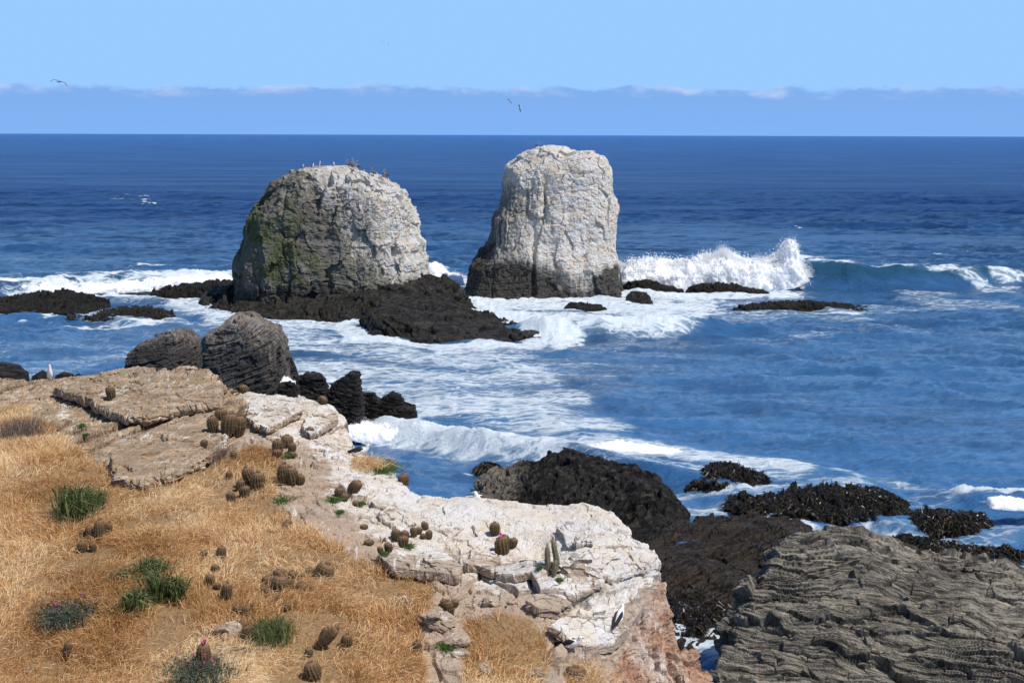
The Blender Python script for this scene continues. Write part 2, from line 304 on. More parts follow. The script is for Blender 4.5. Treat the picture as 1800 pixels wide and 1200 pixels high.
def foam_density(X, Y):
    U, V = proj(np.stack([X, Y, np.zeros_like(X)], -1)); P3 = np.stack([X, Y, X * 0], -1)
    wx = fbm(P3 * np.array([1, .5, 1]), 0.09, 4, 0.55, 60); wy = fbm(P3 * np.array([.5, 1, 1]), 0.10, 4, 0.55, 70)
    w2 = fbm(P3, 0.35, 4, 0.6, 80); Uw = U + wx * 80 + w2 * 26; Vw = V + wy * 15 + w2 * 4; d = np.zeros_like(X)
    for pts, hw, den in FOAM_STROKES:
        box = (Uw > min(p[0] for p in pts) - hw * 6) & (Uw < max(p[0] for p in pts) + hw * 6) & (Vw > min(p[1] for p in pts) - hw * 1.5) & (Vw < max(p[1] for p in pts) + hw * 1.5)
        if box.any(): d[box] = np.maximum(d[box], den * seg_mask(Uw[box], Vw[box], pts, hw))
    return d
CRESTS = [   # (front toe points in photo pixels at water level, heights, front width, back width)
 ([(1040, 507), (1100, 507), (1250, 508), (1400, 510), (1500, 514), (1650, 512), (1850, 505), (2100, 500)], [0, 3.6, 4.2, 4.4, 4.0, 3.2, 2.0, 0], 3.2, 9),
 ([(850, 590), (890, 596), (960, 600), (1100, 599), (1200, 597), (1300, 592), (1400, 585), (1500, 580)], [0, 0.7, 2.0, 2.6, 2.3, 1.2, 0.6, 0], 2.6, 7),
 ([(560, 745), (620, 775), (700, 790), (850, 815), (1000, 835), (1150, 860), (1300, 885), (1450, 890), (1600, 890)], [0.5, 1.0, 1.3, 1.5, 1.5, 1.35, 1.0, 0.4, 0], 1.9, 4.5),
 ([(-400, 520), (-100, 522), (60, 522), (250, 520), (420, 508), (480, 505)], [0.5, 1.8, 2.3, 2.2, 2.2, 0], 3, 8),
 ([(1700, 893), (1740, 896), (1850, 902), (1950, 900)], [0, .5, 0.6, 0], 1.0, 2.5),
 ([(1150, 620), (1250, 625), (1400, 622), (1500, 618)], [0, .5, .5, 0], 2.2, 5), ([(560, 462), (700, 465), (850, 462)], [0, 1.0, 0], 3, 9), ([(-300, 440), (100, 442), (400, 445)], [.6, 1.0, 0], 4, 12), ([(1150, 400), (1500, 402), (1900, 400)], [0, 1.3, .6], 6, 18)]
rw = random.Random(3); WV = []
for k in range(64):
    lam = 1.6 * (34 / 1.6) ** ((k + rw.random()) / 64); th = R(rw.gauss(18, 34)); WV.append((lam, th, rw.random() * 6.28, 0.0135 * lam ** 0.62 * rw.uniform(0.6, 1.3)))
def water_z(X, Y, foam):
    Z = np.zeros_like(X); P3 = np.stack([X, Y, X * 0], -1)
    wob = fbm(P3, 0.03, 2, 0.5, 90) * 3.0; patch = 0.75 + 0.6 * fbm(P3, 0.02, 3, 0.5, 95)
    D = np.sqrt(X * X + Y * Y)
    for lam, th, ph, am in WV:
        k = 2 * math.pi / lam; s = np.sin(k * (X * math.sin(th) + Y * math.cos(th)) + ph + wob * (1.6 / max(lam, 5) + 0.25))
        Z += am * (1 - 2 * np.abs(s) ** 1.3 + 0.2) * (0.6 if lam < 10 else 0.95) * np.clip(lam / (D * 0.007) - 0.4, 0, 1) * patch
    wavy = Z.copy()
    for pts, hs, wf, wb in CRESTS:
        T = atz([p[0] for p in pts], [p[1] for p in pts]); yc = np.interp(X, T[:, 0], T[:, 1] + wf * 2.0); A = np.interp(X, T[:, 0], hs, left=0, right=0)
        A = A * (1 + 0.22 * fbm(np.stack([X, X * 0 + pts[0][1], X * 0], -1), 0.16, 3, 0.6, 5)); yc = yc + 1.6 * fbm(np.stack([X, X * 0, X * 0 + 3], -1), 0.10, 3, 0.5, 8)
        dy = Y - yc; Z = Z + A * np.where(dy < 0, np.exp(-(dy / wf) ** 2), np.exp(-np.abs(dy / wb) ** 1.4))
    f = np.clip(foam, 0, 1.3); big = sst(.85, 1.2, f)
    Z = Z + (0.10 * f + 0.32 * big) * fbm(P3, 0.8, 4, 0.6, 33) + 0.10 * f
    return Z
def water_mat():
    m, n = newmat('sea_water'); P = n.pos(); px, py, pz = n.sep(P); foam = n.attr('foam')
    dist = n.m('SQRT', n.m('ADD', n.m('MULTIPLY', px, px), n.m('MULTIPLY', py, py)))
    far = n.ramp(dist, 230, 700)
    # lacy foam pattern
    Q = n.n('ShaderNodeVectorMath', {0: n.scl(P, 0.34, 1.0, 0.0, (0, 0, R(-6))), 1: n.n('ShaderNodeVectorMath', {0: n.noise(P, 0.35, 3, 0.5, 0, True), 'Scale': 2.6}, operation='SCALE').outputs[0]}, operation='ADD').outputs[0]
    l1 = n.noise(Q, 0.75, 7, 0.68, 0.6); lace = n.m('SUBTRACT', 1.0, n.m('MULTIPLY', n.m('ABSOLUTE', n.m('SUBTRACT', l1, 0.5)), 5.0))
    l2 = n.noise(Q, 0.16, 5, 0.6, 0.3); l3 = n.noise(Q, 3.0, 6, 0.72)
    vo = n.n('ShaderNodeTexVoronoi', {'Vector': Q, 'Scale': 0.9}, feature='DISTANCE_TO_EDGE').outputs[0]; lace = n.m('ADD', n.m('MULTIPLY', lace, .55), n.m('MULTIPLY', n.ramp(vo, .0, .28, 1.0, -.3), .45))
    pat = n.m('ADD', n.m('ADD', n.m('MULTIPLY', lace, 0.42), n.m('MULTIPLY', l2, 0.55)), n.m('MULTIPLY', l3, 0.50))
    fm = n.ramp(n.m('ADD', pat, n.m('MULTIPLY', n.m('SUBTRACT', foam, 1.0), 1.05)), 0.35, 0.78)
    fm = n.m('MULTIPLY', fm, n.ramp(foam, 0.05, 0.4))
    aer = n.m('MULTIPLY', n.ramp(foam, 0.3, 1.1), n.ramp(l2, 0.3, 0.6))
    crest = n.ramp(pz, 0.9, 3.0)
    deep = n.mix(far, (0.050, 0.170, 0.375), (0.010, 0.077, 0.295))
    deep = n.mix(n.m('MULTIPLY', n.ramp(n.noise(n.scl(P, 0.35, 1, 0), 0.02, 4), 0.4, 0.65), 0.5), deep, (0.075, 0.22, 0.45))  # paler near tone and patches: sky sheen put into the water colour
    deep = n.mix(n.m('MULTIPLY', n.ramp(n.m('ADD', n.m('MULTIPLY', n.noise(n.scl(P, .45, 1, 0), .13, 6, .74), .6), n.m('MULTIPLY', n.noise(n.scl(P, .6, 1, 0), .035, 3, .6), .4)), .44, .60), n.ramp(dist, 1600, 500, .12, .48)), deep, (0.004, 0.024, 0.088)); deep = n.mix(n.m('MULTIPLY', crest, 0.6), deep, (0.012, 0.075, 0.085))  # dark dashes: shaded wave faces painted into the colour; then greener crests
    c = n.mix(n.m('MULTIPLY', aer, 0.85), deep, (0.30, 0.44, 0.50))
    r1 = n.noise(n.scl(P, 0.33, 1.3, 0.0), 1.2, 6, 0.66); r2 = n.noise(n.scl(P, 0.6, 1.5, 0.0, (0, 0, R(20))), 0.20, 6, 0.68)
    bs = n.ramp(dist, 90, 700, 1.0, 1.0)
    h = n.m('ADD', n.m('MULTIPLY', r1, 0.75), n.m('MULTIPLY', n.noise(n.scl(P, .6, 1.3, 0, (0, 0, R(12))), n.ramp(dist, 90, 700, .2, .2), 8, .78), n.ramp(dist, 90, 700, 1.0, 8.0)))
    nb = n.bump(h, 1.0, 0.7)
    fb = n.bump(n.m('ADD', l3, n.m('MULTIPLY', n.noise(P, 6.5, 5, 0.7), 0.6)), 0.9, 0.30)
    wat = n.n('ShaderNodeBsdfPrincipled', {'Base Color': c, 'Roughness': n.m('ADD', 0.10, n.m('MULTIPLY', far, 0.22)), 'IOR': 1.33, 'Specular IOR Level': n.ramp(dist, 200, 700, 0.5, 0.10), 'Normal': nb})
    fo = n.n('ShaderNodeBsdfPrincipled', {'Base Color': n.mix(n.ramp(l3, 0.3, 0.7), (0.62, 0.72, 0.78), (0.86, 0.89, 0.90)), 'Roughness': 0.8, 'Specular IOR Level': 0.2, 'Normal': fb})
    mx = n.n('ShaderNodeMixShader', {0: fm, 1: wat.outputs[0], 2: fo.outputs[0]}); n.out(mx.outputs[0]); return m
m_water = water_mat()
def build_water():
    th = np.linspace(R(-24), R(24), 1250); d = np.concatenate([np.linspace(30, 70, 12, endpoint=False), 70 * (950 / 70) ** np.linspace(0, 1, 1050), 950 * (90000 / 950) ** np.linspace(0.02, 1, 60)])
    T, D = np.meshgrid(th, d); X = D * np.tan(T); Y = D
    F = np.zeros_like(X); nr = (d < 1000).sum(); F[:nr] = foam_density(X[:nr], Y[:nr]); Z = np.zeros_like(X)
    Z[:nr] = water_z(X[:nr], Y[:nr], F[:nr]) * sst(960, 700, D[:nr])
    # sea beside and behind the visible wedge, so that the water continues in every direction
    o = mesh_np('sea', np.stack([X, Y, Z], -1), gridf(*X.shape), m_water, {'foam': F}, smooth=True); tag(o, kind='structure')
    a = R(24); ang = np.linspace(a, 2 * math.pi - a, 60); rr = np.array([30, 60, 120, 300, 1000, 5000, 90000.]); A, RR = np.meshgrid(ang, rr)
    o2 = mesh_np('sea', np.stack([np.sin(A) * RR / math.cos(a), np.cos(A) * RR / math.cos(a), A * 0 - 0.05], -1), gridf(*A.shape), m_water, {'foam': A * 0}, smooth=True); tag(o2, kind='structure')
    return
build_water()

# ------------------------------------------------------------------ rock generators
def stack_rock(name, left, right, d, depth, mat, S, nz=330, na=760, sup=2.8, disp=None, attrs=None, zb=-2.0, parent=None, label=None, cat='rock'):
    Lp = at([p[0] for p in left], [p[1] for p in left], d); Rp = at([p[0] for p in right], [p[1] for p in right], d)
    zt = max(Lp[:, 2].max(), Rp[:, 2].max()); tau = np.linspace(0, 1, nz); z = zt - (zt - zb) * (1 - tau) ** 1.7
    il = np.argsort(Lp[:, 2]); ir = np.argsort(Rp[:, 2])
    L = np.interp(z, Lp[il, 2], Lp[il, 0]); Rr = np.interp(z, Rp[ir, 2], Rp[ir, 0])
    c = (L + Rr) / 2; hw = (Rr - L) / 2; hw[-1] = max(hw[-1], .01); ang = np.linspace(0, 2 * math.pi, na, endpoint=False)
    ca, sa = np.cos(ang), np.sin(ang); e = 2 / sup
    cx = np.sign(ca) * np.abs(ca) ** e; cy = np.sign(sa) * np.abs(sa) ** e
    mx = hw.max(); dep = depth * (hw / mx) ** 0.75
    P = np.stack([c[:, None] + hw[:, None] * cx, d + dep[:, None] * cy, np.repeat(z[:, None], na, 1)], -1)
    N = gnorm(P, True); N *= np.sign((N[nz // 2, :, 0] * cx).sum())
    fade = sst(0, 0.04 * (zt - zb), zt - z)[:, None] * 0.7 + 0.3
    D = disp(P); P = P + N * (D * fade)[..., None]
    at_ = attrs(P, gnorm(P, True)) if attrs else {}
    at_['bq'] = bedq(P, (.1, -.1, 1), 1.5, 1.3, 14)
    V = P.reshape(-1, 3); F = [gridf(nz, na, True), np.array([[(nz - 1) * na + j, (nz - 1) * na + (j + 1) % na, (nz - 1) * na] for j in range(1, na - 1)])]
    o = mesh_np(name, V, F, mat, at_, smooth=False, parent=parent)
    return o
def dome_rock(name, outline, d, depth, mat, S, label, cat='rock', group=None, center=None, ns=300, nt=200, e=0.75, disp=None, seed=0, base_z=None, gu=None, **kw):
    """star-shaped boulder: outline from base-left over the top to base-right"""
    O = at([p[0] for p in outline], [p[1] for p in outline], d); zb = min(O[0, 2], O[-1, 2]) if base_z is None else base_z
    seg = np.r_[0, np.cumsum(np.linalg.norm(np.diff(O, axis=0), axis=1))]; s = np.linspace(0, seg[-1], ns)
    ox = np.interp(s, seg, O[:, 0]); oz = np.interp(s, seg, O[:, 2]); cx = (O[0, 0] + O[-1, 0]) / 2; cz = zb
    t = np.linspace(0.02, math.pi - 0.02, nt); st = np.sin(t) ** e; ct = np.sign(np.cos(t)) * np.abs(np.cos(t)) ** e
    P = np.stack([cx + (ox - cx)[None] * st[:, None], d - depth * ct[:, None] + 0 * ox[None], cz + (oz - cz)[None] * st[:, None]], -1)
    N = gnorm(P); N *= np.sign(-(N[nt // 4, :, 1]).sum())
    bq = bedq(P, kw.get('bed', (.2, -.1, 1)), kw.get('thick', .5), kw.get('warp', 1), S)
    if disp is None: D = rockd(P, S, seed=seed, **kw)
    else: D = disp(P)
    P = P + N * D[..., None]
    g = np.zeros(P.shape[:2]) if gu is None else gu(P)
    o = mesh_np(name, P, gridf(nt, ns), mat, {'gua': g, 'alg': g * 0, 'bq': bq})
    put_base(o, (cx, d, zb)); return tag(o, label, cat, group)
def islet(name, edge, hts, mat, label=None, cat='rock', group=None, parent=None, slope=1.2, n=(260, 200), S=6.0, pw=0.6, ctrl_c=1.5, seed=0, base=-1.5, spike=0.0, zed=0.0, edge_h=0.3, gua=None, **kw):
    """rock rising from its outline at level zed; hts: (u, v, d) points on its upper surface"""
    E = np.array([at(p[0], p[1], p[2]) if len(p) == 3 else atz(p[0], p[1], zed) for p in edge]); poly = E[:, :2]
    C = [tuple(at(*p)) for p in hts]; x0, x1 = poly[:, 0].min() - 1.5, poly[:, 0].max() + 1.5; y0, y1 = poly[:, 1].min() - 2.5, poly[:, 1].max() + 1.5
    X, Y = np.meshgrid(np.linspace(x0, x1, n[0]), np.linspace(y0, y1, n[1])); P0 = np.stack([X, Y, X * 0], -1)
    q = S * 0.09 * fbm(P0, 4.0 / S, 4, 0.55, seed + 3); q2 = S * 0.09 * fbm(P0, 4.0 / S, 3, 0.5, seed + 6)
    sd = polydist(X + q, Y + q2, poly)
    cap = zed + slope * np.sign(sd) * (np.abs(sd) / 1.0) ** pw
    C = C + [(p[0], p[1], max(zed + edge_h, p[2]) if len(q) == 3 else zed + edge_h) for p, q in zip(E, edge)]
    if len(C) >= 4: H = RBF(C, ctrl_c)(X, Y)
    else:
        H = X * 0 + 1
    sm = 0.25 * S * 0.15; Z = -sm * np.log(np.exp(-np.clip(cap, -6, 60) / sm) + np.exp(-np.clip(H, -6, 60) / sm)); Z = np.maximum(Z, base)
    P = np.stack([X, Y, Z], -1); N = gnorm(P); N *= np.sign(N[..., 2:3])
    ins = sst(-0.6, 0.5, sd)
    D = rockd(P, S, seed=seed, **kw); bq = bedq(P, kw.get('bed', (.2, -.1, 1)), kw.get('thick', .5), kw.get('warp', 1), S)
    if spike: D = D + spike * np.clip(fbm(P, 7.0 / S, 4, 0.65, seed + 50, ridge=True), -0.3, 1)
    D = D - .5 * D[ins > .5].mean() if (ins > .5).any() else D; P = P + N * (D * (0.3 + 0.7 * ins))[..., None]
    g = X * 0 if gua is None else gua(P)
    o = mesh_np(name, P, gridf(*X.shape), mat, {'gua': g, 'alg': X * 0, 'bq': bq}, parent=parent)
    if parent is None: put_base(o, (poly[:, 0].mean(), poly[:, 1].mean(), max(base, 0)))
    if label: tag(o, label, cat, group)
    return o

# ------------------------------------------------------------------ left sea stack on its shelf
LS = empty('sea_stack', (float(at(590, 520, 268)[0]), 268, 0), 'broad domed sea stack, green with algae on its left, on a dark rock shelf', 'sea stack')
def child(o, par):
    o.parent = par; o.matrix_parent_inverse = Matrix.Translation(par.location).inverted(); return o
def dispL(P):
    Q = P * np.array([1, 1, 0.22])
    d = -.30 + 0.45 * fbm(P, 0.13, 3, 0.5, 1) + 0.85 * (fbm(Q, 0.20, 3, 0.5, 2)) - (0.8 + .9 * sst(-11, -20, P[..., 0])) * sst(0.62, 0.92, fbm(Q, 0.14, 2, 0.5, 77, ridge=True))
    d += 0.07 * strata(P, (0.1, -0.1, 1), 1.5, 1.3, 0, 0.07)
    top = sst(10, 15, P[..., 2] + 2 * fbm(P, .2, 2, .5, 44)); d += 0.55 * blocks(P, 2.4, 8, aniso=(1, 1, .6)) + (0.09 + .18 * top) * blocks(P, 0.8, 12)
    return d + 0.22 * fbm(P, 1.6, 4, .62, 21)
def attL(P, N):
    x0 = at(590, 400, 268)[0]; z = P[..., 2]; x = P[..., 0] - x0
    big = fbm(P, 0.10, 3, .5, 31); g = 0.17 + 0.062 * x + 0.04 * (z - 12) + 0.5 * big
    g += 0.40 * sst(13.5, 17.5, z); g = np.where(z < 4, g - (4 - z) * .18, g)
    alg = sst(3, -9, x + 6 * big) * sst(2, 5, z) * 1.0 + 0.5 * sst(6, 2, np.abs(z - 4)) * sst(7, 0, np.abs(x + 1))
    alg = np.maximum(alg, 0.5 * sst(0.1, .5, big + 0.1))
    return {'gua': np.clip(g, 0, 1.15), 'alg': np.clip(alg, 0, 1) * (1 - sst(15, 18, z) * .6)}
oL = stack_rock('pillar', [(408, 545), (414, 500), (416, 470), (424, 440), (430, 410), (434, 383), (448, 362), (464, 342), (480, 318), (502, 305), (532, 297), (562, 292.5), (590, 291)],
           [(748, 545), (752, 505), (756, 480), (757, 455), (748, 440), (748, 424), (738, 414), (736, 392), (731, 364), (719, 345), (702, 328), (682, 314), (655, 304), (622, 293), (590, 291)],
           268, 11.5, m_stackL, 20, disp=dispL, attrs=attL, zb=0.5)
child(oL, LS)
SHEDGE = [(350, 545), (372, 549), (400, 556), (480, 564), (560, 568), (640, 573), (652, 594), (700, 599), (760, 604), (850, 604), (955, 597), (925, 585), (880, 566), (830, 548), (806, 530), (800, 512), (790, 500), (760, 488), (600, 484), (420, 492), (370, 520)]
oS = islet('base_shelf', SHEDGE, [(390, 512, 272), (440, 505, 264), (440, 540, 246), (560, 520, 258), (560, 545, 240), (640, 545, 238), (680, 530, 245), (700, 560, 228), (760, 560, 232), (775, 490, 266), (750, 480, 270), (795, 502, 262), (780, 530, 248), (830, 566, 231), (880, 578, 228), (930, 592, 224)],
           m_shelf, slope=2.4, pw=.45, n=(560, 640), S=9, seed=14, bed=(.12, -.2, 1), thick=.45, warp=.8, a_low=.05, a_str=.06, a_blk=.07, blk=3.2, a_fine=.012, spike=0.12)
child(oS, LS)
# right sea stack
RS = empty('sea_stack', (float(at(960, 520, 288)[0]), 288, 0), 'tall pale sea stack white with guano, its dark foot in surf', 'sea stack')
def dispR(P):
    Q = P * np.array([1, 1, 0.25])
    d = -.1 + 0.45 * fbm(P, 0.15, 3, 0.5, 101) + 0.9 * fbm(Q, 0.24, 3, 0.5, 102) - 0.8 * sst(18.5, 15, P[..., 2]) * sst(0.65, 0.92, fbm(Q, 0.17, 2, 0.5, 177, ridge=True))
    lowr = sst(7, 4, P[..., 2]); d += (0.05 + 0.16 * lowr) * strata(P, (-0.1, -0.1, 1), 0.9, 1.0, 104, 0.09)
    d += 0.34 * blocks(P, 2.2, 108, aniso=(1, 1, .5)) + 0.11 * blocks(P, 0.7, 112)
    return d + 0.18 * fbm(P, 1.8, 4, .62, 121)
def attR(P, N):
    x = P[..., 0] - at(975, 400, 288)[0]; z = P[..., 2]; big = fbm(P, 0.13, 3, .5, 131)
    g = 0.62 + 0.035 * x + 0.25 * big + 0.35 * sst(15, 19, z) - 0.55 * sst(6.5, 3.5, z) * sst(6, -1, x + 3 * big) - 0.25 * sst(4.5, 2.5, z)
    return {'gua': np.clip(g + .06, 0, 1.2), 'alg': x * 0, 'wz': -3.2 * sst(1, -7, x) + 1.6 * sst(-2, 3, x) * sst(8, 4, x) - 1.5 * sst(5, 9, x) + 2.5 * fbm(P, .35, 3, .6, 140)}
oR = stack_rock('pillar', [(812, 545), (815, 520), (821, 492), (822, 470), (830, 458), (842, 448), (852, 436), (860, 424), (863, 402), (868, 383), (879, 369), (885, 345), (887, 312), (893, 294), (908, 283), (926, 267), (943, 259), (962, 254.5), (975, 254)],
           [(1108, 545), (1104, 525), (1096, 490), (1093, 458), (1084, 432), (1085, 400), (1082, 360), (1078, 330), (1074, 299), (1062, 283), (1040, 269), (1010, 263), (995, 256), (975, 254)],
           288, 8.5, m_stackR, 18, disp=dispR, attrs=attR, zb=-1.5)
child(oR, RS)

# ------------------------------------------------------------------ islets, reefs and boulders
KW = dict(a_low=.15, a_str=.04, a_blk=.11, a_fine=.03)
kelpkw = dict(a_low=.16, a_str=.0, a_blk=.14, a_fine=.07, edge_h=.7)
islet('reef_rock', [(-60, 545), (-10, 552), (60, 556), (130, 554), (195, 548), (190, 535), (150, 525), (60, 524), (-40, 532)], [(20, 526, 268), (100, 515, 270), (150, 518, 270), (180, 530, 266)], m_reef, 'low dark weedy reef at the left edge of the picture, in foam', n=(420, 220), S=5, slope=1.3, seed=31, spike=0.17, blk=.9, **KW)
islet('reef_rock', [(118, 566), (180, 569), (240, 570), (308, 567), (300, 556), (240, 550), (185, 556)], [(160, 560, 245), (230, 543, 248), (280, 556, 246)], m_kelp, 'flat brown kelp covered reef in front of the longer dark reef', n=(340, 160), S=4, slope=.8, seed=32, spike=0.15, blk=.8, **kelpkw)
islet('reef_rock', [(262, 525), (300, 531), (350, 533), (420, 533), (430, 505), (340, 500), (280, 507)], [(290, 508, 278), (340, 502, 278), (390, 502, 276), (410, 505, 275)], m_reef, 'low dark reef touching the left foot of the domed stack', n=(340, 160), S=4, slope=1.4, seed=33, spike=0.15, blk=.8, **KW)
islet('reef_rock', [(1088, 513), (1130, 516), (1180, 518), (1204, 515), (1150, 509), (1088, 508)], [(1104, 492, 293), (1125, 494, 293), (1148, 500, 292), (1175, 506, 291)], m_reef, 'jagged low reef right of the pale stack, in front of the big splash', n=(300, 110), S=3, slope=1.2, seed=34, spike=0.15, blk=.6, **KW)
islet('reef_rock', [(1204, 517), (1260, 520), (1345, 520), (1352, 516), (1290, 511), (1212, 512)], [(1220, 507, 290), (1244, 501, 291), (1268, 499, 291), (1300, 504, 290), (1330, 511, 289)], m_reef, 'long low reef at the foot of the big white splash', n=(340, 110), S=3, slope=1.0, seed=35, spike=0.12, blk=.6, **KW)
islet('reef_rock', [(1098, 534), (1120, 537), (1147, 534), (1140, 526), (1108, 524)], [(1112, 515, 276), (1128, 515, 276), (1138, 524, 275)], m_dark, 'small dark pointed rock beside the right foot of the pale stack', n=(160, 100), S=2.2, slope=1.9, seed=36, spike=0.10, blk=.5, **KW)
islet('reef_rock', [(1290, 545), (1360, 547), (1430, 545), (1530, 547), (1525, 541), (1420, 538), (1360, 536), (1300, 541)], [(1340, 536, 264), (1400, 531, 265), (1430, 536, 264), (1500, 543, 262)], m_reef, 'thin flat reef barely above the foam, right of the breakers', n=(420, 110), S=2.4, slope=.6, seed=37, spike=0.10, blk=.6, **KW)
islet('reef_rock', [(990, 545), (1030, 548), (1066, 545), (1050, 539), (1000, 538)], [(1008, 533, 264), (1030, 536, 264), (1050, 541, 263)], m_reef, 'small awash rock in the surf before the pale stack', n=(160, 80), S=1.8, slope=.9, seed=38, spike=0.07, blk=.5, **KW)
islet('reef_rock', [(832, 834), (855, 838), (885, 834), (875, 828), (845, 827)], [(850, 818, 134), (862, 816, 134), (872, 826, 133)], m_kelp, 'tiny kelp covered rock alone in the water beside the craggy black rock', n=(150, 100), S=1.4, slope=1.1, seed=39, spike=0.06, blk=.3, **kelpkw)
islet('kelp_rock', [(1205, 866), (1260, 871), (1320, 869), (1355, 862), (1345, 848), (1300, 838), (1240, 842)], [(1225, 846, 128), (1270, 826, 130), (1300, 828, 130), (1335, 845, 128)], m_kelp, 'small kelp covered rock under the curling green wave', n=(330, 200), S=2.6, slope=1.5, seed=40, spike=0.15, blk=.35, **kelpkw)
islet('kelp_rock', [(1272, 903), (1300, 914), (1380, 925), (1480, 936), (1560, 934), (1590, 918), (1585, 900), (1540, 882), (1420, 880), (1310, 890)], [(1290, 904, 117), (1330, 888, 119), (1400, 886, 119), (1450, 874, 120), (1520, 871, 120), (1560, 888, 119), (1575, 916, 116)], m_kelp, 'long shiny kelp covered rock, the largest of the weedy ones', n=(620, 280), S=3.2, slope=2.0, seed=41, spike=0.17, blk=.4, **kelpkw)
islet('kelp_rock', [(1585, 940), (1640, 955), (1700, 955), (1745, 938), (1720, 925), (1650, 918), (1595, 925)], [(1610, 926, 111), (1650, 911, 113), (1690, 923, 112), (1705, 912, 113), (1728, 933, 111)], m_kelp, 'kelp covered rock with two humps right of the largest weedy rock', n=(360, 200), S=2.4, slope=1.5, seed=42, spike=0.15, blk=.35, **kelpkw)
islet('kelp_rock', [(1540, 950), (1640, 975), (1800, 985), (1830, 978), (1700, 962), (1600, 945)], [(1600, 950, 109), (1700, 967, 105.5), (1780, 974, 104)], m_kelp, 'flat mat of floating brown kelp trailing right over the water', n=(360, 120), S=1.6, slope=.35, seed=43, spike=0.05, blk=.4, base=-.6, **kelpkw)
# craggy black rock behind the headland
gk = lambda P: 0.2 + 0.2 * fbm(P, .5, 3)
islet('rock', [(825, 960, 122), (900, 1010, 112), (1060, 1010, 106), (1150, 960, 111), (1215, 935, 115), (1200, 893, 121), (1130, 850, 129), (1040, 828, 135), (950, 830, 136), (860, 850, 132)],
      [(850, 869, 121), (880, 857, 122), (940, 839, 122), (955, 814, 124), (990, 811, 124), (1020, 801, 125), (1060, 803, 124), (1085, 821, 122), (1110, 833, 120), (1140, 861, 118), (1170, 881, 117), (1195, 916, 116), (1000, 891, 116), (1080, 891, 115), (1140, 931, 113), (930, 891, 117)],
      m_knob, 'big craggy black rock in the water behind the white headland', n=(640, 460), S=7, slope=2.4, seed=51, bed=(.5, -.5, .6), thick=.8, a_low=.08, a_str=.02, a_blk=.075, blk=1.5, a_fine=.018, spike=0.11, ctrl_c=.6, gua=lambda P: .05 + .62 * sst(3.0, -1.5, P[..., 0]) + .25 * fbm(P, .4, 3))
islet('rock', [(1110, 1010, 108), (1150, 1140, 88), (1215, 1150, 86), (1290, 1130, 88), (1420, 1040, 98), (1430, 930, 114), (1350, 902, 119), (1220, 915, 117)],
      [(1140, 960, 104), (1200, 945, 107), (1150, 1000, 98), (1180, 1080, 92), (1230, 1010, 98), (1260, 930, 109), (1330, 912, 112), (1400, 920, 110), (1340, 980, 102), (1260, 1080, 92), (1200, 1110, 89.5)],
      m_brown, 'low dark brown rock slope between white headland and grey folded rock', n=(520, 560), S=7, slope=1.6, seed=52, bed=(.5, -.4, .8), thick=.40, warp=1.5, a_low=.07, a_str=.030, a_blk=.035, blk=1.1, a_fine=.016, spike=0.08, ctrl_c=1)
islet('kelp_rock', [(1150, 1120, 90), (1185, 1138, 88), (1235, 1132, 88.5), (1285, 1090, 93), (1260, 1050, 97), (1170, 1060, 96)], [(1170, 1085, 91), (1210, 1078, 91.5), (1250, 1080, 91), (1200, 1115, 88.8)], m_kelp, 'kelp fringed foot of the brown rock above a patch of water', n=(240, 240), S=1.6, slope=1.6, seed=53, spike=0.07, blk=.3, **kelpkw)
def g_grey(P): return 0.24 + 0.35 * fbm(P, .3, 3, .5, 5) + 0.25 * sst(6.5, 8.5, P[..., 2])
islet('rock', [(1262, 1068, 79), (1246, 1110, 76.5), (1222, 1165, 74), (1205, 1300, 69), (1500, 1420, 66), (2050, 1350, 67), (2150, 1060, 78), (1900, 1004, 85), (1760, 984, 86), (1600, 974, 88), (1560, 950, 89), (1390, 946, 88), (1310, 1005, 83)],
      [(1275, 1062, 78.5), (1300, 1026, 79.5), (1345, 985, 80.5), (1395, 950, 82), (1440, 948, 82), (1480, 946, 82), (1530, 947, 82), (1565, 956, 82), (1590, 975, 81.5), (1640, 983, 81), (1700, 986, 81), (1755, 990, 80.5), (1800, 1012, 80), (1330, 1060, 78), (1400, 1030, 78.6), (1400, 1070, 77), (1500, 1010, 79.2), (1480, 1060, 77.4), (1600, 1030, 78.5), (1600, 1080, 76.5), (1700, 1040, 78.2), (1700, 1090, 76.2), (1800, 1070, 77.5), (1265, 1112, 76.2), (1240, 1165, 74.2), (1330, 1120, 75.5), (1300, 1160, 74.6), (1420, 1130, 75), (1420, 1180, 73.5), (1550, 1130, 75), (1550, 1180, 73.5), (1700, 1140, 74.8), (1700, 1190, 73.2), (1800, 1130, 75.2), (1240, 1205, 72.8), (1330, 1210, 72.6), (1800, 1190, 73.2), (1450, 1300, 70), (1700, 1300, 70), (1800, 1300, 70), (1950, 1100, 76), (1900, 1180, 73.5)],
      m_grey, 'big grey folded layered rock filling the lower right corner', n=(980, 900), S=8, slope=5.0, pw=.5, seed=54, bed=(.17, .34, .92), thick=.36, warp=2.4, a_low=.085, a_str=.036, a_blk=.055, blk=1.9, a_fine=.014, spike=0.05, ctrl_c=1.0, gua=g_grey)
islet('rock', [(1775, 1020, 95), (1790, 1045, 92), (1900, 1050, 92), (1900, 1005, 97), (1810, 1000, 97)], [(1790, 1010, 94), (1830, 1006, 94), (1870, 1015, 94), (1800, 1030, 92.5)], m_dark, 'dark rock tip behind the folded rock at the right edge', n=(120, 100), S=2, slope=2, seed=55, blk=.5, **KW)
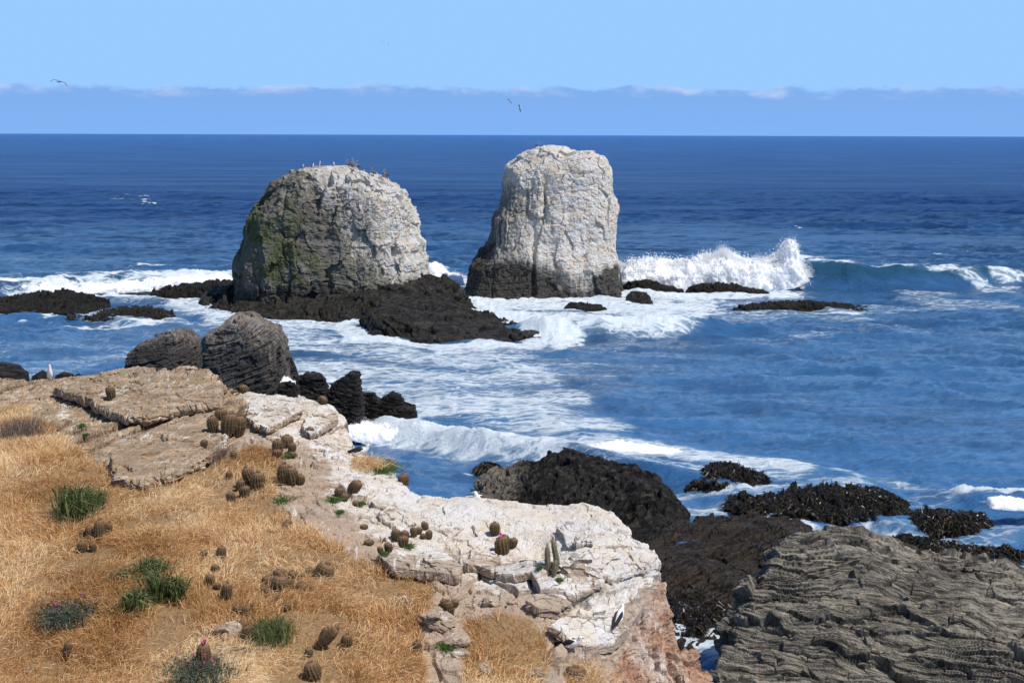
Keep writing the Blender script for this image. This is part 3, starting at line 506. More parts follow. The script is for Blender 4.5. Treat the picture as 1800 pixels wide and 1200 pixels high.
# boulders on the left
gb = lambda P: 0.30 + 0.5 * sst(.45, 1.0, (P[..., 2] - P[..., 2].min()) / np.ptp(P[..., 2])) * .75 + .2 * fbm(P, .6, 3)
dome_rock('boulder', [(352, 720), (356, 650), (357, 608), (366, 590), (392, 572), (418, 550), (448, 553), (468, 566), (490, 575), (500, 592), (505, 625), (515, 720)], 150, 3.4, m_bould, 6, 'tall dark layered boulder with pale top, the highest of the two behind the ledge', group=None, ns=520, nt=340, seed=61, bed=(-.35, -.3, .9), thick=.42, warp=1.0, a_low=.05, a_str=.035, a_blk=.03, blk=1.1, a_fine=.016, gu=gb)
dome_rock('boulder', [(218, 690), (221, 640), (226, 620), (250, 600), (270, 590), (300, 582), (325, 580), (346, 592), (357, 612), (362, 700)], 156, 3.0, m_bould, 6, 'lower rounded dark boulder left of the tall layered one', ns=420, nt=300, seed=62, bed=(-.25, -.3, .9), thick=.38, warp=1.0, a_low=.05, a_str=.035, a_blk=.03, blk=1.0, a_fine=.016, gu=lambda P: gb(P) - .12)
dome_rock('boulder', [(495, 700), (490, 640), (498, 620), (512, 628), (522, 650), (525, 700)], 153, 1.2, m_dark, 2.5, 'narrow dark boulder leaning against the right of the tall layered one', ns=160, nt=120, seed=63, thick=.3, a_low=.08, a_str=.03, a_blk=.05, blk=.5, a_fine=.02)
for i, (ol, d, dp, lb) in enumerate([
    ([(488, 715), (492, 675), (510, 670), (524, 680), (528, 715)], 146, 0.9, 'smallest round rock wet with runoff below the tall boulder'),
    ([(518, 740), (522, 665), (540, 655), (560, 656), (574, 668), (576, 740)], 148, 1.1, 'squat dark rock with water running off it'),
    ([(570, 760), (576, 690), (585, 672), (604, 664), (616, 655), (630, 656), (634, 680), (640, 710), (632, 760)], 149, 1.3, 'square topped dark rock with water streaming down its left face'),
    ([(625, 735), (632, 690), (655, 690), (668, 700), (690, 692), (704, 692), (712, 708), (728, 712), (734, 732)], 152, 1.2, 'low jagged dark rock trailing into the surf')]):
    dome_rock('rock', ol, d, dp, m_dark, 2.6, lb, ns=260, nt=160, seed=70 + i, e=.6, thick=.3, a_low=.07, a_str=.03, a_blk=.06, blk=.55, a_fine=.02)
for i, (ol, d, dp, lb) in enumerate([
    ([(-45, 700), (-30, 645), (0, 636), (30, 640), (50, 655), (56, 700)], 140, 1.4, 'large smooth dark boulder cut by the left edge'),
    ([(52, 700), (56, 660), (75, 652), (92, 656), (97, 700)], 138, .9, 'small round dark boulder behind the standing gull'),
    ([(92, 705), (98, 660), (112, 653), (128, 657), (134, 700)], 138, .9, 'round dark boulder just right of the standing gull'),
    ([(124, 705), (128, 662), (138, 655), (147, 664), (149, 700)], 137, .6, 'smallest dark boulder at the left edge of the tan ledge')]):
    dome_rock('boulder', ol, d, dp, m_dark, 2.4, lb, ns=160, nt=120, seed=80 + i, thick=.3, a_low=.05, a_str=.01, a_blk=.02, blk=.6, a_fine=.01)
# ------------------------------------------------------------------ the headland
HEDGE = [(-900, 640, 66), (-300, 655, 59), (0, 661, 56), (45, 667, 55), (90, 667, 54.5), (115, 664, 54), (150, 656, 53), (200, 648, 52), (265, 640, 51.5), (300, 649, 51), (330, 637, 50.5), (352, 639, 50), (360, 655, 49.5), (386, 657, 49.2), (390, 680, 48.5), (430, 684, 48), (480, 689, 47.5), (540, 694, 46.5), (580, 706, 46),
         (602, 728, 45), (616, 760, 43.8), (626, 790, 42.4), (655, 803, 41.8), (692, 825, 40.4), (716, 852, 39), (742, 864, 38.4), (800, 869, 38), (850, 871, 37.8), (920, 877, 37.4), (975, 879, 37.2), (1022, 874, 37.0), (1062, 885, 36.6), (1096, 905, 36), (1118, 930, 35.5), (1142, 952, 35.2), (1155, 972, 35), (1166, 986, 34.7),
         (1168, 1010, 34.6), (1172, 1060, 34.3), (1182, 1095, 34.1), (1192, 1130, 33.9), (1196, 1152, 33.8), (1226, 1158, 34.2), (1246, 1170, 34.0), (1248, 1200, 33.4), (1275, 1330, 30), (1500, 1900, 20), (2600, 3000, 9)]
HP = at([e[0] for e in HEDGE], [e[1] for e in HEDGE], [e[2] for e in HEDGE])
HPOLY = [tuple(p[:2]) for p in HP] + [(12, 1), (12, -20), (-60, -20), (-60, 66)]
HCTRL = [(0, 1200, 28.5), (300, 1200, 28.8), (600, 1200, 29.2), (850, 1200, 29.8), (1000, 1200, 30.4), (0, 1080, 31), (300, 1080, 31), (600, 1080, 31.2), (850, 1080, 31.8), (0, 950, 34.5), (300, 950, 34.2), (600, 950, 34.3), (800, 950, 35),
         (0, 850, 38.5), (250, 850, 38.2), (450, 850, 38), (650, 860, 38), (720, 880, 37.6), (0, 780, 42.5), (200, 790, 41.2), (420, 790, 40.7), (560, 780, 41.5), (0, 710, 48.5), (130, 720, 47.2), (250, 740, 44.8), (350, 760, 42.5), (390, 730, 44.5), (500, 735, 44.0),
         (120, 690, 50), (200, 680, 50), (300, 670, 49.3), (370, 672, 48.8), (1000, 900, 36.4), (900, 920, 35.9), (1080, 920, 35.6), (1120, 960, 34.9), (1000, 980, 34.5), (880, 1000, 34.0), (1140, 1000, 34.3), (1138, 1030, 33.9),
         (1120, 1060, 33.3), (1098, 1100, 32.7), (1075, 1135, 32.1), (1050, 1170, 31.6), (1030, 1200, 31.0), (1150, 1080, 33.8), (1150, 1130, 33.5), (1130, 1180, 33.1), (1080, 1190, 32.2), (1180, 1170, 33.7), (1230, 1190, 33.6), (1020, 1080, 32.2), (960, 1130, 31.2)]
HC = [tuple(at(*p)) for p in HCTRL] + [tuple(p) for p in HP[:-2]] + [(0, 3, 22.2), (-4, 6, 21.5), (3, 6, 21.4), (0, 12, 20.0), (-6, 14, 19.6), (0, 20, 17.6), (4, 20, 17.6), (-12, 25, 16.8), (-20, 40, 17.2), (-12, 5, 21.5), (0, -10, 23)]
HR = RBF(HC, 0.9)
def ground_uv(u, v, lift=0.0):
    ds = np.linspace(26, 60, 700); P = at(np.full(700, u), np.full(700, v), ds); h = HR(P[:, 0], P[:, 1]) + lift - P[:, 2]
    k = np.argmax(h > 0) if (h > 0).any() else np.argmax(h); return P[k]
LEDGES = [  # photo-pixel polyline, step height, how far the step reaches back, crack depth
 ([(318, 776), (345, 770), (370, 758), (402, 744)], .16, .6, .10), ([(440, 788), (470, 795), (492, 788)], .18, .5, .12), ([(60, 700), (80, 705), (92, 700)], .15, .5, .1),
 ([(745, 1110), (770, 1108), (790, 1122), (815, 1128)], .16, .5, .2), ([(950, 1050), (985, 1062), (1035, 1068), (1085, 1060)], .2, .6, .12), ([(1000, 1158), (1030, 1166), (1062, 1160)], .16, .4, .14), ([(700, 930), (720, 925), (742, 928)], .12, .4, .1), ([(490, 905), (520, 900), (530, 912)], .08, .4, .08), ([(600, 985), (640, 975), (665, 985)], .12, .4, .08),
 ([(1050, 925), (1085, 935), (1120, 945)], .12, .5, .1), ([(820, 1050), (850, 1060), (880, 1055)], .1, .3, .1)]
SLABS = [  # label, outline in photo pixels, lift, thickness, tan, guano
 ('big tan ledge slab with white droppings along the left skyline', [(98, 680), (120, 690), (150, 697), (172, 711), (195, 722), (225, 731), (262, 728), (300, 716), (340, 712), (384, 704), (393, 685), (388, 664), (352, 648), (330, 645), (300, 655), (265, 648), (200, 655), (150, 664), (115, 671)], .30, .22, 1, .42),
 ('broad lichen stained slab jutting over the grass', [(206, 836), (222, 843), (250, 845), (300, 832), (340, 816), (372, 797), (392, 775), (404, 748), (398, 722), (350, 728), (290, 745), (235, 768), (195, 792), (196, 820)], .28, .20, 1, .2),
 ('white topped slab at the bend of the pale rim', [(432, 728), (448, 744), (470, 751), (490, 742), (510, 732), (532, 720), (520, 705), (480, 700), (440, 708)], .20, .16, .4, .8), ('second white slab nearer the water', [(545, 762), (565, 750), (594, 737), (588, 722), (560, 716), (538, 728), (534, 748)], .18, .15, .3, .85),
 ('cracked grey white slab above the orange grass', [(690, 996), (720, 1001), (770, 1006), (805, 1012), (812, 996), (780, 972), (745, 957), (700, 962), (664, 976)], .20, .16, 0, .6), ('angular block left of the column cactus', [(818, 990), (840, 994), (866, 1004), (880, 985), (866, 968), (830, 966)], .18, .15, 0, .6),
 ('pale slab in front of the column cactus', [(872, 1008), (905, 1010), (935, 1006), (950, 1036), (1010, 1046), (1058, 1024), (1056, 1004), (1000, 1012), (955, 990), (900, 984), (872, 992)], .16, .13, 0, .85), ('white slab at the tip above the orange cliff', [(1040, 1014), (1078, 1020), (1128, 1000), (1158, 990), (1140, 962), (1080, 960), (1020, 980)], .16, .13, 0, 1.0),
 ('lowest white ledge slab left of the standing gull', [(966, 1100), (985, 1114), (1004, 1127), (1040, 1136), (1078, 1130), (1100, 1108), (1086, 1088), (1040, 1084), (990, 1086)], .22, .17, 0, .9), ('small white slab under the skyline of the rim', [(978, 926), (992, 942), (1014, 956), (1040, 950), (1030, 925), (1000, 915)], .14, .11, 0, 1.0), ('brownish ledge block above the lowest white ledge', [(925, 1058), (948, 1072), (985, 1076), (1004, 1062), (975, 1046), (940, 1044)], .17, .14, 0, .35)]
GRASSP = [[(-200, 760), (30, 715), (75, 735), (110, 780), (200, 830), (240, 845), (300, 838), (380, 812), (430, 788), (480, 790), (500, 830), (478, 860), (480, 890), (520, 920), (560, 945), (600, 965), (640, 990), (700, 1000), (745, 1010), (768, 1040), (750, 1080), (745, 1110), (745, 1160), (770, 1260), (-200, 1260)],
          [(820, 1095), (870, 1075), (930, 1085), (955, 1120), (965, 1165), (950, 1200), (940, 1260), (800, 1260), (815, 1200), (825, 1150)]]
GUAP = [([(560, 800), (660, 780), (760, 820), (1030, 830), (1230, 960), (1150, 1035), (1090, 1110), (1040, 1135), (960, 1110), (930, 1060), (860, 1050), (780, 1010), (690, 990), (620, 940), (560, 880)], .74), ([(650, 800), (760, 820), (1030, 830), (1230, 960), (1140, 1035), (1100, 1080), (1050, 1130), (960, 1090), (935, 1000), (860, 960), (760, 930), (680, 900)], 1.0),
        ([(420, 660), (600, 660), (680, 770), (700, 850), (600, 860), (540, 800), (480, 770), (410, 740)], .72), ([(240, 650), (330, 638), (385, 665), (300, 730), (210, 720)], .50), ([(100, 690), (150, 700), (130, 800), (100, 790)], .78), ([(0, 665), (60, 670), (40, 720), (-40, 720)], .5), ([(1205, 1155), (1250, 1165), (1250, 1210), (1190, 1210)], .9), ([(190, 740), (260, 760), (210, 840), (190, 820)], .42)]
ORNG = [(1172, 975), (1152, 1030), (1130, 1075), (1108, 1125), (1085, 1160), (1065, 1210), (1060, 1320), (1400, 1400), (1300, 1140), (1210, 1050), (1200, 985)]
TANP = [(90, 660), (270, 636), (390, 650), (430, 690), (440, 760), (370, 820), (240, 850), (110, 800), (-50, 760), (-50, 655)]
def build_headland():
    th = np.linspace(R(-19.5), R(8.6), 1250); d = np.concatenate([np.linspace(-6, 25, 50, endpoint=False), 25 * (70 / 25) ** np.linspace(0, 1, 1100)])
    T, D = np.meshgrid(th, d); near = np.clip(D, 22, None); X = near * np.tan(T); Y = D; P0 = np.stack([X, Y, X * 0], -1)
    wx = .10 * fbm(P0, 2.2, 4, .6, 201) + .22 * fbm(P0, .45, 2, .5, 203); wy = .10 * fbm(P0, 2.2, 4, .6, 202) + .22 * fbm(P0, .5, 2, .5, 204)
    sd = polydist(X + wx * .5, Y + wy * .5, HPOLY); H = HR(X, Y)
    U, V = proj(np.stack([X, Y, H], -1))
    grass = np.maximum.reduce([inpoly(U + 40 * wx, V + 30 * wy, p, 9) for p in GRASSP]); grass = np.clip(grass * (1 - .6 * sst(.5, .7, fbm(P0, .8, 4, .6, 206))), 0, 1); grass[D < 26] = 1
    gua = X * 0
    for p, a in GUAP: gua = np.maximum(gua, a * inpoly(U + 110 * wx, V + 80 * wy, p, 26))
    org = inpoly(U + 40 * wx, V + 40 * wy, ORNG, 8); tan = inpoly(U + 30 * wx, V + 30 * wy, TANP, 10)
    rocky = 1 - grass
    for pts, h, reach, cr in LEDGES:
        G = np.array([ground_uv(*p) for p in pts]); wxx, wyy = X + wx * .35, Y + wy * .35
        box = (X > G[:, 0].min() - 1) & (X < G[:, 0].max() + 1) & (Y > G[:, 1].min() - 1) & (Y < G[:, 1].max() + 4)
        yl = np.interp(wxx[box], np.sort(G[:, 0]), G[np.argsort(G[:, 0]), 1]); dy = wyy[box] - yl
        ext = sst(G[:, 0].min() - .15, G[:, 0].min() + .25, wxx[box]) * sst(G[:, 0].max() + .15, G[:, 0].max() - .25, wxx[box])
        H[box] += ext * (h * .5 * sst(-.05, .14, dy) * np.exp(-np.clip(dy, 0, None) / reach) - cr * .55 * np.exp(-((dy + .07) / .05) ** 2))
    drop = np.where(sd < 0, -sd * 3.0 + .10, .10 * np.exp(-sd * 3.0)); H = H - drop
    H = np.maximum(H, -1.5); P = np.stack([X, Y, H], -1); N = gnorm(P); N *= np.sign(N[..., 2:3])
    fr = frame((-.35, -.25, 1), .7)
    Q = np.stack([X, Y, H], -1)
    b1 = blocks(Q, 1.05, 301, 1.4, .9, (.8, .8, 1.6), fr); b2 = blocks(Q, .36, 302, 1.2, .8, (.8, .8, 1.6), fr); b3 = blocks(Q, .13, 303, .9, .8, (.8, .8, 1.5), fr)
    bn = np.array((.62, -.22, .58)); bn /= np.linalg.norm(bn); qq = Q @ bn + .16 * fbm(Q, .5, 3, .5, 311); am = .25 + 1.1 * sst(-.25, .3, fbm(Q, .5, 3, .5, 313))
    def saw(x, e): f = x - np.floor(x); return f - .5 - (.9 + .1 * e) * sst(.90, .95, f) * sst(1.0, .97, f)
    bt = am * saw(qq / .62, 0) + .32 * saw(qq / .17 + fbm(Q, 1.2, 2, .5, 314), 1)
    frc = frame((.75, -.35, .5), .3); bc = blocks(Q, .55, 321, 1.4, .9, (.6, 1.6, 1.0), frc); bc2 = blocks(Q, .2, 322, 1, .9, (.6, 1.5, 1), frc)
    smooth = sst(.15, .6, fbm(Q, .35, 3, .5, 330)) * .6
    d_rock = (.075 * b1 + .04 * b2 + .02 * b3) * (1 - smooth * .7) + .03 * fbm(Q, 3.5, 4, .6, 340)
    d_tan = .17 * bt + .05 * b1 + .02 * b2 + .012 * fbm(Q, 6, 4, .6, 341)
    d_org = .08 * bc + .05 * bc2 + .02 * b3 + .10 * b1 + .05 * b2 + .10 * fbm(Q, 1.2, 3, .6, 342)
    edge = sst(.8, .1, sd) * sst(-9, 0, U - 700) if False else sst(.9, .1, sd)
    Dp = ((d_rock * (1 - tan) + d_tan * tan) * (1 - org) + d_org * org) * sst(-.5, .15, sd) + sst(-.6, -2, sd) * (.3 * b1)
    Dp = Dp * rocky + grass * .06 * fbm(Q, 1.3, 3, .6, 350)
    # patches of thin brown soil in the low places of the pale rock
    soil = np.clip(sst(-.1, .35, fbm(Q, .55, 4, .6, 360)) * (1 - gua * .9) * (1 - tan) + .0, 0, 1) * (1 - org)
    P = P + N * Dp[..., None]
    o = mesh_np('headland', P, gridf(*X.shape), m_head, {'gua': gua * rocky * (1 - .45 * org), 'grs': grass, 'org': org, 'tan': tan, 'soil': soil}); tag(o, kind='structure')
    return P, grass, th, d
def head_mat():
    m, n = newmat('headland_rock'); P = n.pos(); S = n.scl(P, 1, 1, 5, (R(20), R(-42), 0))
    st = n.noise(S, 2.2, 7, .65, .4); pa = n.noise(P, .8, 5, .6); fi = n.noise(P, 24, 5, .72); md = n.noise(P, 5, 6, .68)
    rock = n.mix(n.ramp(pa, .35, .65), (.50, .375, .27), (.38, .295, .22)); rock = n.mix(n.ramp(st, .45, .7, 0, .8), rock, (.62, .50, .385))
    tanc = n.mix(n.ramp(pa, .35, .65), (.48, .345, .225), (.60, .46, .32)); tanc = n.mix(n.ramp(st, .42, .62, .75, 0), tanc, (.27, .20, .13))
    tanc = n.mix(n.ramp(md, .52, .66, 0, .7), tanc, (.44, .23, .09)); tanc = n.mix(n.ramp(n.noise(P, 1.9, 5, .7), .55, .7, 0, .45), tanc, (.25, .20, .085))
    c = n.mix(n.attr('tan'), rock, tanc)
    orc = n.mix(n.ramp(md, .4, .62), (.40, .215, .125), (.52, .335, .23)); orc = n.mix(n.ramp(pa, .48, .62, 0, .8), orc, (.64, .53, .44)); c = n.mix(n.attr('org'), c, orc)
    soil = n.mix(n.ramp(fi, .3, .7), (.40, .285, .19), (.54, .40, .285)); c = n.mix(n.attr('soil'), c, soil)
    gsoil = n.mix(n.ramp(fi, .3, .7), (.22, .125, .055), (.40, .25, .12)); c = n.mix(n.attr('grs'), c, gsoil)
    k = n.m('ADD', n.m('MULTIPLY', st, .35), n.m('MULTIPLY', n.noise(P, 3.2, 7, .74, .6), .65))
    nz = n.sep(n.n('ShaderNodeNewGeometry').outputs['Normal'])[2]
    k = n.ramp(n.m('ADD', n.m('ADD', k, n.m('MULTIPLY', n.m('SUBTRACT', n.attr('gua'), .62), .60)), n.m('MULTIPLY', n.m('SUBTRACT', nz, .8), .12)), .46, .60)
    gc = n.mix(n.ramp(n.noise(P, 1.4, 4), .35, .65), (.80, .755, .70), (.74, .645, .52)); gc = n.mix(n.ramp(md, .5, .75, 0, .5), gc, (.60, .545, .49))
    c = n.mix(n.m('MULTIPLY', k, n.ramp(n.attr('gua'), .05, .4, 0, .95)), c, gc)
    # thin white droppings running down the tan slab
    rn = n.noise(n.scl(P, 2.6, .45, .45, (0, 0, R(35))), 1.6, 6, .75, 1.2); c = n.mix(n.m('MULTIPLY', n.ramp(rn, .575, .62), n.m('MULTIPLY', n.ramp(pa, .46, .56), n.m('SUBTRACT', 1, n.attr('grs')))), c, (.72, .68, .62))
    c = n.mix(n.ramp(fi, .35, .7, .22, 0), c, (.10, .08, .065))
    h = n.m('ADD', n.m('ADD', n.m('MULTIPLY', st, .8), n.m('MULTIPLY', fi, .2)), n.m('MULTIPLY', md, .7))
    b = n.n('ShaderNodeBsdfPrincipled', {'Base Color': c, 'Roughness': .9, 'Specular IOR Level': .15, 'Normal': n.bump(h, .8, .10)}); n.out(b.outputs[0]); return m
m_head = head_mat()
HPTS, HGRS, HTH, HDD = build_headland()
HU, HV = proj(HPTS[50:])
def on(u, v):
    """first point of the headland that the photo pixel (u, v) sees"""
    x0 = math.atan((u - 900) / FPX); j = int(np.argmin(np.abs(HU[550] - u))); col = HV[:, j]
    k = np.nonzero(col <= v)[0]; k = k[0] if len(k) else len(col) - 1
    jj = int(np.argmin(np.abs(HU[k] - u))); g = HPTS[50 + k, jj].copy(); q = (SLU - u) ** 2 + (SLV - v) ** 2; m = int(np.argmin(q))
    return SLABV[m].copy() if q[m] < 9 and SLABV[m, 1] < g[1] + .1 else g

def slab(label, outline, lift, th, tan, gua, seed, na=760):
    B = np.array([ground_uv(u, v, lift) for u, v in outline])[:, :2]; n = len(B)
    seg = np.r_[0, np.cumsum(np.linalg.norm(np.diff(np.r_[B, B[:1]], axis=0), axis=1))]; s_ = np.linspace(0, seg[-1], na, endpoint=False); Bc = np.r_[B, B[:1]]
    bx, by = np.interp(s_, seg, Bc[:, 0]), np.interp(s_, seg, Bc[:, 1]); b3 = np.stack([bx, by, bx * 0], -1); size = np.ptp(B[:, 0])
    C = np.array([B[:, 0].mean(), B[:, 1].mean()]); j = 1 + .05 * fbm(b3, 3.0 / size * 2, 4, .6, seed) + .04 * (blocks(b3, size * .12, seed + 1)); bx, by = C[0] + (bx - C[0]) * j, C[1] + (by - C[1]) * j
    nt, nsd, nb = int(40 + size * 22), 14, 8; sr = np.r_[np.linspace(.01, 1, nt), np.full(nsd, 1.0), np.linspace(.99, .80, nb)]; dz = np.r_[np.zeros(nt), np.linspace(.06, 1, nsd), np.ones(nb)] * th
    sr[nt:nt + nsd] += .02 * np.sin(np.linspace(0, math.pi, nsd)); X = C[0] + sr[:, None] * (bx - C[0])[None]; Y = C[1] + sr[:, None] * (by - C[1])[None]; Z = HR(X, Y) + lift - dz[:, None]
    P = np.stack([X, Y, Z], -1); N = gnorm(P, True); N *= np.sign(N[nt // 2, :, 2].sum())
    bn = np.array((.62, -.22, .58)); bn /= np.linalg.norm(bn); q = P @ bn + .16 * fbm(P, .5, 3, .5, 311)
    D = .045 * blocks(P, .55, seed + 3, 1.2, .9, (.6, .6, 1.6)) + .02 * blocks(P, .2, seed + 4) + .02 * fbm(P, 4, 4, .6, seed) + tan * (.075 * strata(P, (.62, -.22, .58), .22, .8, 310, .5) + .03 * strata(P, (.62, -.22, .58), .06, .8, 312, .5))
    P = P + N * (D * sst(1.3, .9, np.abs(sr))[:, None])[..., None]; o_ = X * 0
    g = gua * (1 - .4 * sst(0, th * .5, dz)[:, None]) + .5 * fbm(P, 1.1, 3, .5, seed + 8)
    SLABP.append(P[:nt].reshape(-1, 3)); o = mesh_np('rock_slab', P, gridf(len(sr), na, True), m_head, {'gua': g, 'grs': o_, 'org': o_, 'tan': o_ + tan, 'soil': o_}); put_base(o, (C[0], C[1], float(Z[0, 0] - lift))); return tag(o, label, 'rock', 'slabs of the headland')
SLABP = []
for k, a in enumerate(SLABS): slab(*a, 500 + 20 * k)
SLABV = np.concatenate(SLABP); SLU, SLV = proj(SLABV)
# ------------------------------------------------------------------ dry grass (stuff)
def grass_mat(name, ca, cb, cc):
    m, n = newmat(name); r = n.attr('rnd'); t = n.attr('tip')
    c = n.mix(n.ramp(r, 0, .5, smooth=False), ca, cb); c = n.mix(n.ramp(r, .5, 1, smooth=False), c, cc)
    a = n.n('ShaderNodeBsdfPrincipled', {'Base Color': c, 'Roughness': .6, 'Specular IOR Level': .2}); tr = n.n('ShaderNodeBsdfTranslucent', {0: c})
    n.out(n.n('ShaderNodeMixShader', {0: .3, 1: a.outputs[0], 2: tr.outputs[0]}).outputs[0]); return m
m_grass = grass_mat('dry_grass', (.50, .27, .10), (.76, .49, .23), (.94, .76, .48))
m_green = grass_mat('green_blades', (.035, .050, .014), (.11, .145, .045), (.29, .30, .13))
m_graygreen = grass_mat('grey_green_leaves', (.06, .075, .045), (.12, .135, .085), (.20, .20, .14))
m_twig = grass_mat('dead_twigs', (.16, .11, .08), (.25, .18, .14), (.36, .28, .22))
m_leaf = grass_mat('fresh_leaves', (.05, .10, .02), (.09, .17, .035), (.15, .24, .06))
def blades(name, base, dirs, length, width, mat, bend=.35, tone=None, parent=None, flat=False):
    """each blade: 5 vertices, bent along its direction"""
    n = len(base); L = length[:, None]; up = np.stack([dirs[:, 0], dirs[:, 1], dirs[:, 2]], -1); up /= np.linalg.norm(up, axis=1, keepdims=True)
    side = np.cross(up, RNG.normal(size=(n, 3))); side /= np.linalg.norm(side, axis=1, keepdims=True); side *= width[:, None] / 2
    hz = up * np.array([1, 1, 0]); hz = hz + RNG.normal(0, .25, (n, 3)) * np.array([1, 1, 0]); mid = base + up * L * .55
    tip = base + up * L * (1 - bend * .25) + hz * L * bend * .9 - np.array([0, 0, 1]) * L * bend * np.linalg.norm(hz, axis=1, keepdims=True) * .7
    V = np.stack([base - side, base + side, mid - side * .8, mid + side * .8, tip], 1).reshape(-1, 3); k = np.arange(n)[:, None] * 5
    F4 = k + np.array([[0, 1, 3, 2]]); F3 = k + np.array([[2, 3, 4]]); tone = RNG.random(n) if tone is None else tone
    return mesh_np(name, V, [F4, F3], mat, {'rnd': np.repeat(tone, 5), 'tip': np.tile([0, 0, .5, .5, 1], n)}, parent=parent)
def build_grass():
    G = HGRS; P = HPTS; w_ = (G > .35); w_[:51] = False; U, V = proj(P); w_ &= (U > -330) & (U < 1500) & (V < 1420)
    idx = np.argwhere(w_); A = (P[idx[:, 0], idx[:, 1], 1] ** 2) * G[w_]                     # area weight ~ d^2
    tuft = fbm(P[w_], .9, 4, .6, 400); A = A * np.clip(.5 + 1.9 * tuft, .03, 2) * sst(.3, .8, G[w_]); A /= A.sum(); n = 230000
    pick = RNG.choice(len(idx), n, p=A); b = P[idx[pick, 0], idx[pick, 1]] + RNG.normal(0, .015, (n, 3)) * np.array([1, 1, 0]); tf = tuft[pick]
    a = fbm(b, .55, 3, .5, 410) * 5 + .6; lean = .55 + .45 * RNG.random(n)
    dr = np.stack([np.cos(a) * lean * .8, np.sin(a) * lean * .6, np.ones(n)], -1) + RNG.normal(0, .45, (n, 3)) * np.array([1, 1, .3])
    ln = (.11 + .24 * RNG.random(n)) * (1 + .6 * tf); b[:, 2] -= .02
    tone = np.clip(.47 + 1.1 * fbm(b, .45, 4, .55, 420) + RNG.normal(0, .27, n), 0, 1)
    tag(blades('dry_grass', b, dr, ln, np.full(n, .0105) * RNG.uniform(.7, 1.5, n), m_grass, .5, tone), 'dry golden grass growing all over the near slope', 'grass', kind='stuff')
build_grass()

# ------------------------------------------------------------------ spray of the breakers (stuff)
def spray_mat():
    m, n = newmat('white_spray'); n.out(n.n('ShaderNodeBsdfPrincipled', {'Base Color': (.97, .975, .98, 1), 'Roughness': .9, 'Specular IOR Level': .05, 'Subsurface Weight': 1.0, 'Subsurface Radius': (1, 1, 1), 'Subsurface Scale': 0.8}).outputs[0]); return m
def drop_mat():
    m, n = newmat('spray_droplets'); n.out(n.n('ShaderNodeMixShader', {0: .5, 1: n.n('ShaderNodeBsdfDiffuse', {0: (.97, .975, .98, 1)}).outputs[0], 2: n.n('ShaderNodeBsdfTranslucent', {0: (.97, .975, .98, 1)}).outputs[0]}).outputs[0]); return m
m_drop = drop_mat()
m_spray = spray_mat()
OCT = np.array([[1, 0, 0], [-1, 0, 0], [0, 1, 0], [0, -1, 0], [0, 0, 1], [0, 0, -1]], float); OCF = np.array([[0, 2, 4], [2, 1, 4], [1, 3, 4], [3, 0, 4], [2, 0, 5], [1, 2, 5], [3, 1, 5], [0, 3, 5]])
def drops(name, C, r, mat, label, squash=1.0):
    n = len(C); V = (C[:, None] + OCT[None] * (r[:, None, None] * RNG.uniform(.6, 1.4, (n, 1, 3)))).reshape(-1, 3); F = (np.arange(n)[:, None, None] * 6 + OCF[None]).reshape(-1, 3)
    return tag(mesh_np(name, V, F, mat, smooth=True), label, 'spray', kind='stuff')
